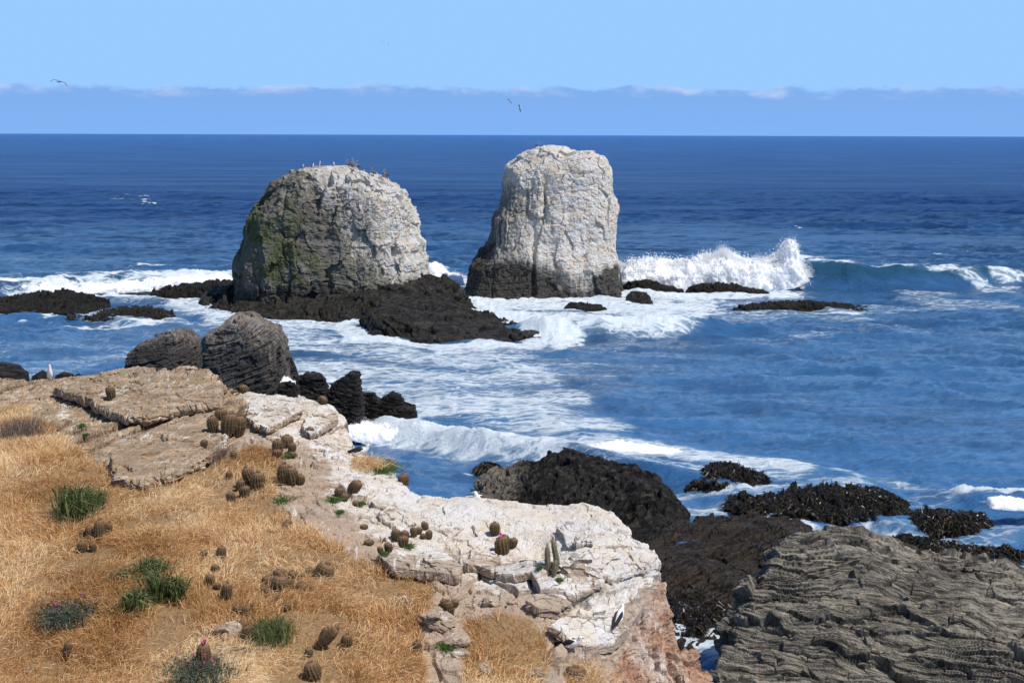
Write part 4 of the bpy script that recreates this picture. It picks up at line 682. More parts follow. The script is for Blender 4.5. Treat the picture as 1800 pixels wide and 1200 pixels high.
def splash(label, top, bot, d, depth, nbig, nsmall, rb, rs, fringe=8, dens=.75):
    tu = np.array([p[0] for p in top], float); tv = np.array([p[1] for p in top], float); bu = [p[0] for p in bot]; bv = [p[1] for p in bot]
    pxm = d / FPX; nu = int(np.clip((tu.max() - tu.min()) * 1.6, 60, 700)); ntt = int(np.clip((np.max(bv) - tv.min()) * 2.2, 40, 130))
    u = np.linspace(tu.min(), tu.max(), nu); jag = 3.5 * fbm(np.stack([u * .05, u * 0, u * 0], -1), 1, 4, .6, 9) + 2.5 * fbm(np.stack([u * .3, u * 0, u * 0], -1), 1, 3, .6, 29)
    vt, vb = np.interp(u, tu, tv) + 4, np.interp(u, bu, bv); endf = sst(0, .06, np.linspace(0, 1, nu)) * sst(1, .94, np.linspace(0, 1, nu)); vt = vb + (vt - vb) * endf
    T = np.linspace(0, math.pi, ntt); sn = np.sin(T)[:, None] ** .8; cs = -np.cos(T)[:, None]
    core = at(np.repeat(u[None], ntt, 0) + 3 * fbm(np.stack([u[None] * .06 + T[:, None] * 0, u[None] * 0 + T[:, None] * 3, u[None] * 0 + T[:, None] * 0], -1), 1, 3, .6, 71), vb + (vt - vb) * sn + jag * sn ** 8, np.full((ntt, nu), d)) ; core[..., 1] += np.where(cs < 0, cs * 1.9, cs) * depth * (1.1 + .25 * fbm(np.stack([u[None] * .03 + T[:, None] * 0, T[:, None] * 1.5 + u[None] * 0, u[None] * 0 + T[:, None] * 0 + 7], -1), 1, 3, .6, 3))
    N = gnorm(core); N *= -np.sign(N[ntt // 4, :, 1].sum()); S_ = rb * 3
    core += N * (rb * 2.0 * fbm(core, .22 / rb, 4, .62, 55) + rb * .4 * fbm(core, 1.6 / rb, 3, .6, 57, ridge=True))[..., None]
    o = mesh_np('sea_spray', core, gridf(ntt, nu), m_spray, smooth=True); tag(o, label, 'spray', kind='stuff')
    pick = RNG.integers(0, ntt * nu, nbig); C1 = core.reshape(-1, 3)[pick] + N.reshape(-1, 3)[pick] * (RNG.exponential(.35, nbig) * rb)[:, None] + RNG.normal(0, .25 * rb, (nbig, 3)); r1 = rb * RNG.uniform(.05, .17, nbig)
    u = RNG.uniform(tu.min() - 8, tu.max() + 8, nsmall); jag = 5 * fbm(np.stack([u * .05, u * 0, u * 0], -1), 1, 4, .6, 9); pl = np.clip(.3 + 1.6 * fbm(np.stack([u * .03, u * 0, u * 0], -1), 1, 3, .6, 19), .1, 2)
    v = np.interp(u, tu, tv) + jag + 9 - RNG.gamma(1.3, .7, nsmall) * fringe * pl
    C2 = at(u + RNG.normal(0, 4, nsmall), v, d + RNG.normal(0, 1, nsmall) * depth * .6); r2 = rs * RNG.uniform(.15, .6, nsmall) ** 1.2
    drops('sea_spray', np.concatenate([C1, C2]), np.concatenate([r1, r2]), m_drop, 'flying droplets over the ' + label.replace('tall ', ''))
splash('tall white splash of the big breaker right of the pale stack', [(1082, 452), (1095, 462), (1120, 457), (1150, 452), (1180, 458), (1210, 457), (1245, 448), (1262, 438), (1275, 434), (1290, 444), (1310, 452), (1340, 456), (1365, 448), (1378, 432), (1388, 421), (1397, 426), (1402, 446), (1408, 462), (1416, 480)],
       [(1080, 502), (1200, 506), (1300, 506), (1380, 506), (1400, 500), (1416, 490)], 299, 1.9, 14000, 90000, .60, .085, 7)
splash('white foam curtain of the breaker in front of the pale stack', [(905, 578), (940, 566), (980, 562), (1010, 561), (1050, 562), (1120, 560), (1180, 564), (1215, 570)], [(905, 592), (950, 600), (1050, 600), (1150, 598), (1215, 585)], 233, 1.4, 9000, 9000, .36, .08, 3)
splash('foaming front of the breaker near the pale ledge', [(596, 728), (650, 738), (720, 752), (800, 770), (870, 782), (950, 790), (1010, 786)], [(596, 760), (650, 775), (720, 792), (820, 808), (920, 818), (1010, 806)], 149, .9, 7000, 9000, .24, .05, 4)
splash('thin spray along the curling green wave by the kelp rocks', [(1010, 784), (1080, 772), (1150, 780), (1200, 792), (1260, 802), (1320, 806), (1370, 818)], [(1010, 800), (1080, 786), (1150, 796), (1200, 804), (1260, 812), (1320, 818), (1370, 828)], 143, .7, 1500, 2200, .11, .05, 3)
splash('white surf line left of the domed stack', [(-120, 490), (-20, 489), (60, 488), (130, 494), (220, 492), (300, 486), (380, 480), (416, 474)], [(-120, 512), (60, 514), (220, 512), (416, 500)], 288, 1.8, 8000, 8000, .34, .10, 3)
splash('small splash between the two sea stacks', [(750, 462), (764, 456), (776, 464), (790, 478), (815, 480)], [(750, 492), (815, 500)], 300, 1.2, 2200, 1500, .25, .09, 5)
splash('small breaking crest near the right edge', [(1734, 874), (1760, 868), (1800, 874), (1840, 880)], [(1734, 888), (1800, 893), (1840, 893)], 118, .5, 1800, 700, .11, .04, 2)
splash('surf washing around the small dark rocks below the tall boulder', [(486, 662), (500, 654), (520, 668)], [(486, 690), (520, 680)], 149, .5, 500, 300, .12, .04, 3)

# ------------------------------------------------------------------ kelp fronds on the weedy rocks
def kelp_frond_mat():
    m, n = newmat('kelp_fronds'); r = n.attr('rnd'); c = n.mix(n.ramp(r, .5, 1), (.010, .007, .004), (.085, .050, .014))
    n.out(n.n('ShaderNodeBsdfPrincipled', {'Base Color': c, 'Roughness': .38, 'Specular IOR Level': .5}).outputs[0]); return m
m_frond = kelp_frond_mat()
for o in [o for o in bpy.data.objects if o.type == 'MESH' and o.data.materials and o.data.materials[0] == m_kelp]:
    me = o.data; V = np.empty(len(me.vertices) * 3, np.float32); me.vertices.foreach_get('co', V); V = V.reshape(-1, 3); wz = V[:, 2] + o.location.z
    k = np.nonzero((wz > .15))[0]
    if not len(k): continue
    n = int(min(6500, 1800 + len(k) // 14)); k = RNG.choice(k, n); b = V[k]; cen = V.mean(0); dr = RNG.normal(0, .95, (n, 3)) * np.array([1, 1, .4]) + np.clip((b - cen) * np.array([.5, .5, 0]), -1.2, 1.2) + np.array([0, -.2, .25])
    blades('kelp_fronds', b, dr, RNG.uniform(.10, .34, n), RNG.uniform(.04, .10, n), m_frond, 1.2, parent=o)

# ------------------------------------------------------------------ cacti
def cactus_mat(name, g, t):
    m, n = newmat(name); P = n.n('ShaderNodeTexCoord').outputs['Object']; z = n.sep(P)[2]
    c = n.mix(n.ramp(n.noise(P, 3, 4), .35, .65), g, tuple(x * .6 for x in g)); c = n.mix(n.ramp(z, .62, .98, 0, .8), c, t); c = n.mix(n.m('MULTIPLY', n.attr('rib'), .25), c, (.24, .17, .10))
    b = n.n('ShaderNodeBsdfPrincipled', {'Base Color': c, 'Roughness': .8, 'Specular IOR Level': .15}); n.out(b.outputs[0]); return m
m_cact = cactus_mat('cactus_skin', (.115, .080, .040), (.27, .14, .08)); m_cactp = cactus_mat('pale_cactus_skin', (.21, .20, .12), (.30, .25, .16)); m_cdead = cactus_mat('dead_cactus_skin', (.36, .29, .22), (.30, .23, .17))
m_spine = simple('cactus_spines', (.27, .19, .115), .7); m_pink = simple('pink_petals', (.50, .09, .24), .5); m_red = simple('red_buds', (.65, .12, .06), .5)
def stem_mesh(seed, ribs=15, sup=2.4, spines=True, mat=m_cact, bendx=0.0, rib_d=.08, slen=.17):
    """unit stem: radius 1 (x,y), height 1 (z); spines are thin blades on the ribs"""
    rg = np.random.default_rng(seed); nr, na = 18, ribs * 4; t = np.linspace(0, 1, nr); a = np.linspace(0, 2 * math.pi, na, endpoint=False)
    rad = np.interp(t, [0, .12, .45, .75, .9, .97, 1], [.62, .82, 1.0, .95, .70, .38, .05]) * (1 + rg.normal(0, .02, nr)); A, T = np.meshgrid(a + .15 * 0, t)
    rf = 1 - rib_d * (1 - np.abs(np.cos((A + T * .5) * ribs / 2))) * 1.6; cx = bendx * t ** 2; lump = 1 + .10 * fbm(np.stack([np.cos(A) * 1.0, np.sin(A), T * 2], -1), 1.1, 3, .6, seed)
    X = cx[:, None] + rad[:, None] * rf * lump * np.cos(A); Y = rad[:, None] * rf * lump * np.sin(A); V = [np.stack([X, Y, T - .06], -1).reshape(-1, 3)]; rib = sst(.9, 1.0, rf).ravel() * .6
    F4 = gridf(nr, na, True); F3 = np.zeros((0, 3), int); cap = np.array([[(nr - 1) * na + j, (nr - 1) * na + (j + 1) % na, (nr - 1) * na] for j in range(1, na - 1)])
    F3 = cap; mi = [0] * (len(F4) + len(cap)); k0 = nr * na
    if spines:
        B = []
        for r in range(ribs):
            for q in range(9):
                tt = .08 + .9 * q / 8; aa = 2 * math.pi * r / ribs - tt * .5; rr = np.interp(tt, t, rad)
                for _ in range(9):
                    o = np.array([np.interp(tt, t, cx) + rr * math.cos(aa), rr * math.sin(aa), tt - .06]); nn = np.array([math.cos(aa), math.sin(aa), (tt - .45) * 1.2]) + rg.normal(0, .55, 3); nn /= np.linalg.norm(nn)
                    sd_ = np.cross(nn, rg.normal(size=3)); sd_ *= .016 / np.linalg.norm(sd_); B += [o - sd_, o + sd_, o + nn * slen * rg.uniform(.5, 1.2)]
        V.append(np.array(B)); f = k0 + np.arange(len(B)).reshape(-1, 3); F3 = np.concatenate([cap, f]); mi += [1] * len(f); rib = np.concatenate([rib, np.zeros(len(B))])
    o = mesh_np('stem', np.concatenate(V), [F4, F3], [mat, m_spine], {'rib': rib}, smooth=False, mi=mi); me = o.data; bpy.data.objects.remove(o); return me
STEMS = [stem_mesh(1), stem_mesh(2, 13, bendx=.35), stem_mesh(3, 17), stem_mesh(4, 12, bendx=-.3)]; PALE = [stem_mesh(5, 9, mat=m_cactp, bendx=.6, slen=.3), stem_mesh(6, 9, mat=m_cactp, bendx=-.6, slen=.3)]; DEAD = [stem_mesh(7, 14, mat=m_cdead, slen=.12, rib_d=.2)]
def clump(label, stems, group='cacti on the headland', kinds=None, buds=()):
    kinds = kinds or STEMS; b = on(stems[0][0], stems[0][1]); root = empty('cactus', b, label, 'cactus', group)
    for i, st in enumerate(stems):
        u, v, w_, h = st[:4]; lean = st[4] if len(st) > 4 else RNG.normal(0, 5); p = on(u, v); d = p[1]; r = w_ / 2 * d / FPX * 1.02; hh = h * d / FPX * 1.05
        o = bpy.data.objects.new('stem', kinds[(i + int(u)) % len(kinds)]); COL.objects.link(o); o.parent = root; o.location = Vector([float(x) for x in (p + np.array([0, r * .35, 0]) - b)])
        o.rotation_euler = (R(RNG.normal(-8, 5)), R(lean), RNG.uniform(0, 6)) if kinds is STEMS else (R(-6), R(lean), 0)
        if kinds is STEMS: o.rotation_euler = Euler((0, 0, RNG.uniform(0, 6))).to_matrix().to_4x4().to_euler(); m_ = Matrix.Rotation(R(lean), 3, 'Y') @ Matrix.Rotation(R(6), 3, 'X') @ Matrix.Rotation(RNG.uniform(0, 6), 3, 'Z'); o.rotation_euler = m_.to_euler()
        o.scale = (r, r, hh)
        if i in buds:
            bo = drops('flower', np.array([[math.cos(a) * .2, math.sin(a) * .2, .97] for a in np.linspace(0, 6.28, 7)]) + RNG.normal(0, .05, (7, 3)), np.full(7, .13), m_red if buds[0] == i and len(buds) > 1 else m_pink, None)
            for k in ('label', 'category', 'kind'):
                if k in bo: del bo[k]
            bo.parent = o
    return root
CL = [
 ('small brown cactus peeping over the ledge under the tall boulder', [(429, 690, 16, 14), (413, 688, 12, 10)]), ('tiny lone brown cactus on the skyline right of the paired ones', [(468, 692, 13, 10)]),
 ('brown cactus clump hanging over the cliff rim beside the wet rocks', [(538, 698, 14, 14), (552, 703, 16, 16, 12), (565, 710, 16, 15, 25)]),
 ('large cactus clump at the right end of the tan slab', [(388, 738, 22, 20), (375, 760, 20, 30, -5), (399, 760, 26, 36), (415, 768, 28, 38, 10), (423, 752, 16, 18)]),
 ('single round yellowish cactus in a cleft of the white rock', [(544, 763, 15, 12)]),
 ('cactus clump wrapped round a fresh green plant', [(503, 788, 22, 24), (489, 795, 20, 24), (487, 808, 18, 18), (513, 798, 14, 18), (514, 806, 12, 12)]),
 ('three fat cacti in a row where grass meets pale rock', [(498, 852, 24, 40), (514, 853, 22, 32), (527, 852, 15, 20, 12)]),
 ('two big cacti with small ones in tall grass below the slab', [(441, 858, 22, 40, -8), (451, 866, 26, 38, 5), (421, 864, 15, 22), (430, 874, 19, 22)]),
 ('small pair of cacti at the lower left of the big grassy clump', [(407, 884, 16, 22), (403, 842, 12, 14)]), ('half hidden cactus in grass right of the dead twigs', [(410, 812, 14, 20)]),
 ('two little brown cacti amid round green leaves', [(594, 873, 16, 16), (605, 882, 14, 14)]), ('smooth brown pear shaped cactus leaning right', [(617, 868, 21, 27, 28)]), ('small squat cactus beside the leafy green cushion', [(625, 890, 12, 9)]),
 ('brown cactus at the cliff rim above the nesting gull', [(636, 794, 16, 14)]), ('tiny cactus on the skyline of the white rim', [(622, 778, 12, 12)]), ('reddish brown cactus at the end of the nest tussock', [(686, 828, 18, 20)]), ('round cactus with pale crown overhanging the water', [(710, 852, 19, 20)]),
 ('dark oval cactus stuck on the tan ledge face', [(195, 702, 17, 25)]), ('small yellow green cactus at the foot of the slab', [(358, 785, 13, 13)]),
 ('clump of upright cacti below the green rosette plant', [(157, 953, 14, 32), (172, 953, 19, 42, 4), (184, 945, 15, 30, 18), (145, 953, 13, 22), (146, 970, 18, 20), (163, 970, 13, 18)]),
 ('lone grey cactus half sunk in the middle of the grass', [(387, 986, 17, 28)]), ('thin faded cactus left of the lone grey one', [(355, 984, 13, 18)]), ('upright dark cactus over bare stones in the grass', [(396, 1058, 19, 36, 6)]), ('low cluster of dull cacti above the upright dark one', [(377, 1006, 15, 15), (370, 1028, 16, 18), (383, 1036, 13, 12)]),
 ('sprawling mat of many round cacti, the largest group', [(560, 1026, 34, 40, 25), (546, 1018, 20, 22), (537, 1026, 19, 20), (518, 1026, 20, 24), (528, 1044, 17, 22), (490, 1044, 30, 32), (508, 1042, 18, 26), (470, 1030, 20, 20), (472, 1050, 15, 18), (483, 1056, 11, 12), (493, 1018, 22, 18), (545, 1044, 14, 18), (464, 1044, 13, 14)]),
 ('row of small cacti along the green tussock', [(433, 1090, 15, 26), (447, 1076, 15, 18), (417, 1086, 14, 24)]), ('leaning cactus with a knob below the row of small ones', [(442, 1130, 22, 34, -18), (428, 1110, 12, 20, -12)]), ('two low cacti at the edge of a flat grey stone', [(430, 1158, 20, 20), (413, 1155, 18, 18)]),
 ('long finger cactus bending strongly to the right', [(556, 1142, 20, 56, 44), (563, 1130, 16, 32, 25), (543, 1154, 14, 16)]), ('thick dull cactus at the bottom edge of the picture', [(553, 1196, 30, 34)]),
 ('tall cactus with red buds among grey green leaves', [(357, 1180, 26, 52, 3), (322, 1190, 16, 30)], (0,)), ('withered brown cactus in the lower left grass', [(117, 1160, 15, 36)]), ('tiny cactus hidden in grass under the largest group', [(505, 1074, 14, 14)]), ('greyish cactus in the grass tuft left of the pale path', [(505, 932, 17, 18)]),
 ('upright cactus at the edge of orange grass right of the bent finger', [(608, 1142, 20, 28)]), ('narrow dark cactus in the grass at the lower middle', [(734, 1152, 17, 28)]), ('two headed cactus on bare rock between the grass patches', [(790, 1084, 19, 32), (783, 1070, 15, 18, -15), (798, 1068, 14, 14, 10)]),
 ('smooth egg shaped cactus alone on white rock', [(870, 942, 18, 24)]), ('clustered golden cactus with a pink flower on white rock', [(883, 976, 26, 34), (887, 955, 17, 18), (899, 964, 17, 20, 10)], (0,)),
 ('long scattered group of cacti on pale rock above orange grass', [(696, 950, 17, 20), (711, 950, 15, 16), (709, 960, 19, 20), (728, 944, 12, 18), (736, 938, 13, 12), (748, 932, 12, 16), (744, 948, 11, 10), (754, 948, 13, 16)]), ('pair of yellowish cacti beside small green leaves', [(683, 970, 15, 18), (668, 970, 11, 12)]),
 ('flat brown button cactus on the pale path', [(641, 930, 14, 8)]), ('flat grey button cactus below the brown one', [(649, 958, 18, 8)]), ('big round cactus under the lowest gull', [(1010, 1204, 38, 30)]), ('small fuzzy cactus on the orange cliff face', [(1180, 1118, 14, 16, 20)])]
for c in CL: clump(c[0], c[1], buds=(c[2] if len(c) > 2 else ()))
clump('tall pale green column cactus with two upright arms', [(964, 1010, 10, 54, -6), (982, 1006, 10, 62, -7), (974, 1012, 9, 30, 2)], kinds=PALE)
clump('grey striped dead cactus tipped on its side by the standing gull', [(1124, 1098, 26, 38, -35)], kinds=DEAD)

# ------------------------------------------------------------------ rosettes, bushes, tufts
def tuft(name, label, cat, u, v, wpx, hpx, n, mat, width=.012, spread=1.0, up=.6, bend=.9, group=None, jit=.25, flowers=0, ln=(.55, 1.0)):
    b = on(u, v); s_ = wpx / 2 * b[1] / FPX; root = empty(name, b, label, cat, group); hs = hpx * b[1] / FPX
    base = RNG.normal(0, jit, (n, 3)) * s_ * np.array([1, 1.7, 0]); base[:, 2] = [0.0] * n; a = RNG.uniform(0, 2 * math.pi, n); r = spread * RNG.uniform(.2, 1, n)
    dr = np.stack([np.cos(a) * r, np.sin(a) * r, up * RNG.uniform(.6, 1.3, n)], -1); L = max(s_, hs) * RNG.uniform(ln[0], ln[1], n) * (1.55 if name == 'rosette_plant' else 1.15)
    blades('leaves', base, dr, L, np.full(n, width) * RNG.uniform(.6, 1.3, n), mat, bend, parent=root)
    for k in range(flowers):
        a = RNG.uniform(0, 6.28); q = np.array([math.cos(a) * s_ * RNG.uniform(.2, .95), math.sin(a) * s_ * RNG.uniform(.1, .7), hs * RNG.uniform(.35, .9)])
        o = drops('flower', q + RNG.normal(0, .012, (5, 3)), np.full(5, .013), m_pink, None); 
        for kk in ('label', 'category', 'kind'):
            if kk in o: del o[kk]
        o.parent = root
    return root
G1 = 'green rosette plants in the grass'
tuft('rosette_plant', 'big round green rosette plant in the left grass', 'plant', 135, 915, 92, 70, 520, m_green, .024, 1, 2.0, .75, G1); tuft('rosette_plant', 'smaller green rosette growing against the right of the big one', 'plant', 172, 898, 50, 42, 200, m_green, .022, 1, 2.0, .75, G1)
tuft('rosette_plant', 'dark green rosette in front, lowest of the middle group', 'plant', 238, 1080, 66, 50, 260, m_green, .024, 1, 2.0, .75, G1); tuft('rosette_plant', 'bright green rosette in the centre of the middle group', 'plant', 278, 1055, 62, 60, 240, m_green, .024, 1, 2.1, .7, G1)
tuft('rosette_plant', 'green rosette at the right end of the middle group', 'plant', 314, 1055, 46, 46, 180, m_green, .022, 1, 2.1, .7, G1); tuft('rosette_plant', 'yellowing rosette at the back of the middle group', 'plant', 268, 1012, 80, 34, 240, m_green, .02, 1, 1.3, .8, G1); tuft('rosette_plant', 'small dry green rosette left of the middle group', 'plant', 222, 1020, 40, 30, 130, m_green, .016, 1, .7, .8, G1)
tuft('bush', 'grey green bush dotted with pink flowers in the lower left grass', 'bush', 122, 1085, 84, 50, 2600, m_graygreen, .022, 1, 1.0, .5, None, .5, 11, (.2, .7)); tuft('bush', 'pink flowered grey green bush around the tall red budded cactus', 'bush', 352, 1190, 96, 64, 2600, m_graygreen, .022, 1, 1.0, .5, None, .5, 12, (.2, .7))
tuft('bush', 'pale dry bush at the left edge below the ledge', 'bush', 38, 770, 90, 52, 900, m_twig, .010, .8, 1.1, .4, None, .4, 0, (.4, 1)); tuft('bush', 'dead grey twiggy bush at the right foot of the slab', 'bush', 372, 812, 60, 46, 800, m_twig, .010, .9, 1, .3, None, .5, 0, (.3, .9))
tuft('grass_tussock', 'yellow green tussock below the largest cactus group', 'plant', 478, 1125, 66, 58, 700, m_green, .010, .7, 1.2, .7, None, .5); tuft('grass_tussock', 'rim tussock of dry and green stems by the nesting gull', 'plant', 665, 826, 66, 26, 700, m_leaf, .010, 1, .6, .5, None, .5); tuft('grass_tussock', 'orange dry stems of the nest under the nesting gull', 'plant', 645, 818, 60, 22, 700, m_grass, .010, 1, .45, .5, None, .5)
tuft('grass_tussock', 'round dry tuft around the lowest gull and cactus', 'plant', 1012, 1202, 90, 34, 900, m_grass, .009, 1, .6, .7, None, .5)
SG = 'small fresh green plants on the pale rock'
for lb, u, v, w_, h in [('round green plant in the cactus clump on the tan rock', 503, 806, 18, 22), ('low grassy green tuft under the three fat cacti', 496, 882, 38, 16), ('leafy green plant around two little brown cacti', 587, 882, 24, 24), ('leafy green cushion right of the leaning pear cactus', 634, 888, 20, 15), ('thin yellow green sprig on the pale path', 598, 902, 14, 12),
                        ('green leaves between the scattered cacti', 720, 962, 15, 16), ('green leaves at the left end of the scattered cacti', 677, 975, 18, 14), ('grey green cushion right of the column cactus', 983, 1020, 17, 12), ('tiny yellow green plant left of the column cactus', 948, 1000, 8, 12), ('tiny bright green plant on the white ledge', 960, 1076, 12, 8), ('small sprig on the left face of the tan rock', 142, 752, 20, 14), ('lone green sprig under the droppings', 152, 772, 10, 10), ('green blades against the rock between the grass patches', 785, 1142, 30, 26)]:
    tuft('small_plant', lb, 'plant', u, v, w_, h, 160, m_leaf, .014, 1, .8, .6, SG, .4, 0, (.3, .8))
# pale sticks lying on the orange grass
def tubes(name, paths, mat, parent=None, ns=7):
    Vs, Fs, k = [], [], 0
    for pts, rad in paths:
        pts = np.array(pts, float); t = np.gradient(pts, axis=0); t /= np.linalg.norm(t, axis=1, keepdims=True) + 1e-9; a = np.cross(t, [0.13, .31, .94]); a /= np.linalg.norm(a, axis=1, keepdims=True) + 1e-9; b = np.cross(t, a)
        an = np.linspace(0, 2 * math.pi, ns, endpoint=False); rr = np.broadcast_to(np.asarray(rad, float), (len(pts),))
        V = pts[:, None] + rr[:, None, None] * (np.cos(an)[None, :, None] * a[:, None] + np.sin(an)[None, :, None] * b[:, None]); Vs.append(V.reshape(-1, 3)); Fs.append(gridf(len(pts), ns, True) + k); k += len(pts) * ns
    return mesh_np(name, np.concatenate(Vs), np.concatenate(Fs), mat, smooth=True, parent=parent)
m_stick = simple('bleached_wood', (.62, .55, .47), .8)
b = on(706, 1068); q = b[1] / FPX
o = tubes('dry_branch', [([(-.12, 0, .05), (-.05, 0, .16), (.04, .02, .20), (.12, .03, .17)], [.008, .010, .010, .004]), ([(.0, 0, .03), (.03, 0, .12), (.04, .02, .20)], [.008, .008, .006]), ([(.04, .02, .20), (.11, 0, .10), (.09, -.02, .0)], [.010, .008, .006]), ([(-.05, 0, .16), (-.14, .03, .20)], [.007, .003])], m_stick); o.location = b; tag(o, 'bleached forked branch lying on the orange grass', 'branch')
# loose stones
def stone_mesh(seed, sq=(1, .8, .5), mat=None):
    t = np.linspace(.02, math.pi - .02, 26); a = np.linspace(0, 2 * math.pi, 40, endpoint=False); A, T = np.meshgrid(a, t); P = np.stack([np.cos(A) * np.sin(T), np.sin(A) * np.sin(T), np.cos(T)], -1)
    P = np.sign(P) * np.abs(P) ** .75 * np.array(sq); P = P * (1 + .35 * blocks(P, .9, seed) + .1 * fbm(P, 3, 3, .6, seed))[..., None]
    o = mesh_np('stone', P, gridf(26, 40, True), mat, {'gua': P[..., 0] * 0 + .55, 'grs': P[..., 0] * 0, 'org': P[..., 0] * 0, 'tan': P[..., 0] * 0 + .3, 'soil': P[..., 0] * 0}); me = o.data; bpy.data.objects.remove(o); return me
STM = [stone_mesh(k, sq, m_head) for k, sq in enumerate([(1, .8, .45), (1, .7, .6), (1, .9, .35), (.9, .8, .7)])]
for lb, u, v, w_ in [('flat grey slab stone under the two headed cactus', 770, 1098, 62), ('angular slab stone with a dark gap beneath', 800, 1128, 52), ('broken block right of the gap stone', 812, 1150, 34), ('grey slab at the edge of the lower cactus row', 400, 1118, 60), ('darker fissured slab at the left of the leaning cactus', 396, 1140, 44), ('pale stone in the lower left grass', 202, 1160, 26), ('round pale stone under the pink flowered bush', 98, 1096, 18), ('white block near the middle ledge', 858, 1062, 24), ('brown block right of the white block', 876, 1066, 22),
                     ('small square stone right of the brown block', 899, 1062, 16), ('pale stone at the bottom by the dry tuft', 940, 1190, 34), ('wedge stone at the foot of the tan slab', 340, 828, 34), ('pair stone by the bare path', 602, 996, 22), ('flat stone on the bare path', 586, 1006, 20), ('white stone block at the tip of the headland', 1222, 1172, 40), ('upright thin stone in the pale soil', 832, 1090, 16), ('cream stone in the bottom left corner', 52, 1180, 30), ('half buried grey stone in the left grass', 305, 945, 26), ('rust coloured stone under the slab lip', 212, 842, 30), ('grey stone low in the middle grass', 850, 1180, 36)]:
    p = on(u, v); r = w_ / 2 * p[1] / FPX; o = bpy.data.objects.new('stone', STM[RNG.integers(0, 4)]); COL.objects.link(o); o.location = p + np.array([0, 0, r * .08]); o.scale = (r, r, r * RNG.uniform(.6, 1)); o.rotation_euler = (RNG.normal(0, .15), RNG.normal(0, .15), RNG.uniform(0, 6)); tag(o, lb, 'stone', 'loose stones on the headland')

# ------------------------------------------------------------------ birds
m_white = simple('white_feathers', (.84, .83, .80), .8); m_black = simple('black_feathers', (.022, .021, .022), .7); m_beak = simple('yellow_beak', (.70, .48, .08), .4); m_leg = simple('pale_leg', (.62, .60, .42), .6); m_brownf = simple('brown_feathers', (.10, .075, .06), .8); m_greyf = simple('grey_brown_feathers', (.24, .19, .165), .8); m_bill = simple('bill', (.55, .30, .20), .5)
m_eye = simple('eye', (.01, .01, .01), .3)
def loft(name, pts, ra, rb_, mat, parent=None, ns=16, ref=(0, 0, 1)):
    pts = np.array(pts, float); k = np.linspace(0, len(pts) - 1, (len(pts) - 1) * 4 + 1); sm = lambda y: np.interp(k, range(len(pts)), y)
    C = np.stack([sm(pts[:, i]) for i in range(3)], -1); ra, rb_ = sm(ra), sm(rb_)
    for _ in range(2): C[1:-1] = (C[:-2] + 2 * C[1:-1] + C[2:]) / 4; ra[1:-1] = (ra[:-2] + 2 * ra[1:-1] + ra[2:]) / 4; rb_[1:-1] = (rb_[:-2] + 2 * rb_[1:-1] + rb_[2:]) / 4
    t = np.gradient(C, axis=0); t /= np.linalg.norm(t, axis=1, keepdims=True); s_ = np.cross(t, ref); s_ /= np.linalg.norm(s_, axis=1, keepdims=True) + 1e-9; n_ = np.cross(s_, t); a = np.linspace(0, 2 * math.pi, ns, endpoint=False)
    V = C[:, None] + (ra[:, None] * np.cos(a))[..., None] * s_[:, None] + (rb_[:, None] * np.sin(a))[..., None] * n_[:, None]
    m0 = len(C) * ns; V = np.concatenate([V.reshape(-1, 3), C[:1], C[-1:]]); c1 = np.array([[m0, (j + 1) % ns, j] for j in range(ns)]); q = (len(C) - 1) * ns; c2 = np.array([[m0 + 1, q + j, q + (j + 1) % ns] for j in range(ns)])
    return mesh_np(name, V, [gridf(len(C), ns, True), np.concatenate([c1, c2])], mat, smooth=True, parent=parent)
def finish(root, p, head, scale=1.0, roll=(0, 0)): root.location = Vector([float(x) for x in p]); root.rotation_euler = (roll[0], roll[1], R(head)); root.scale = (scale,) * 3
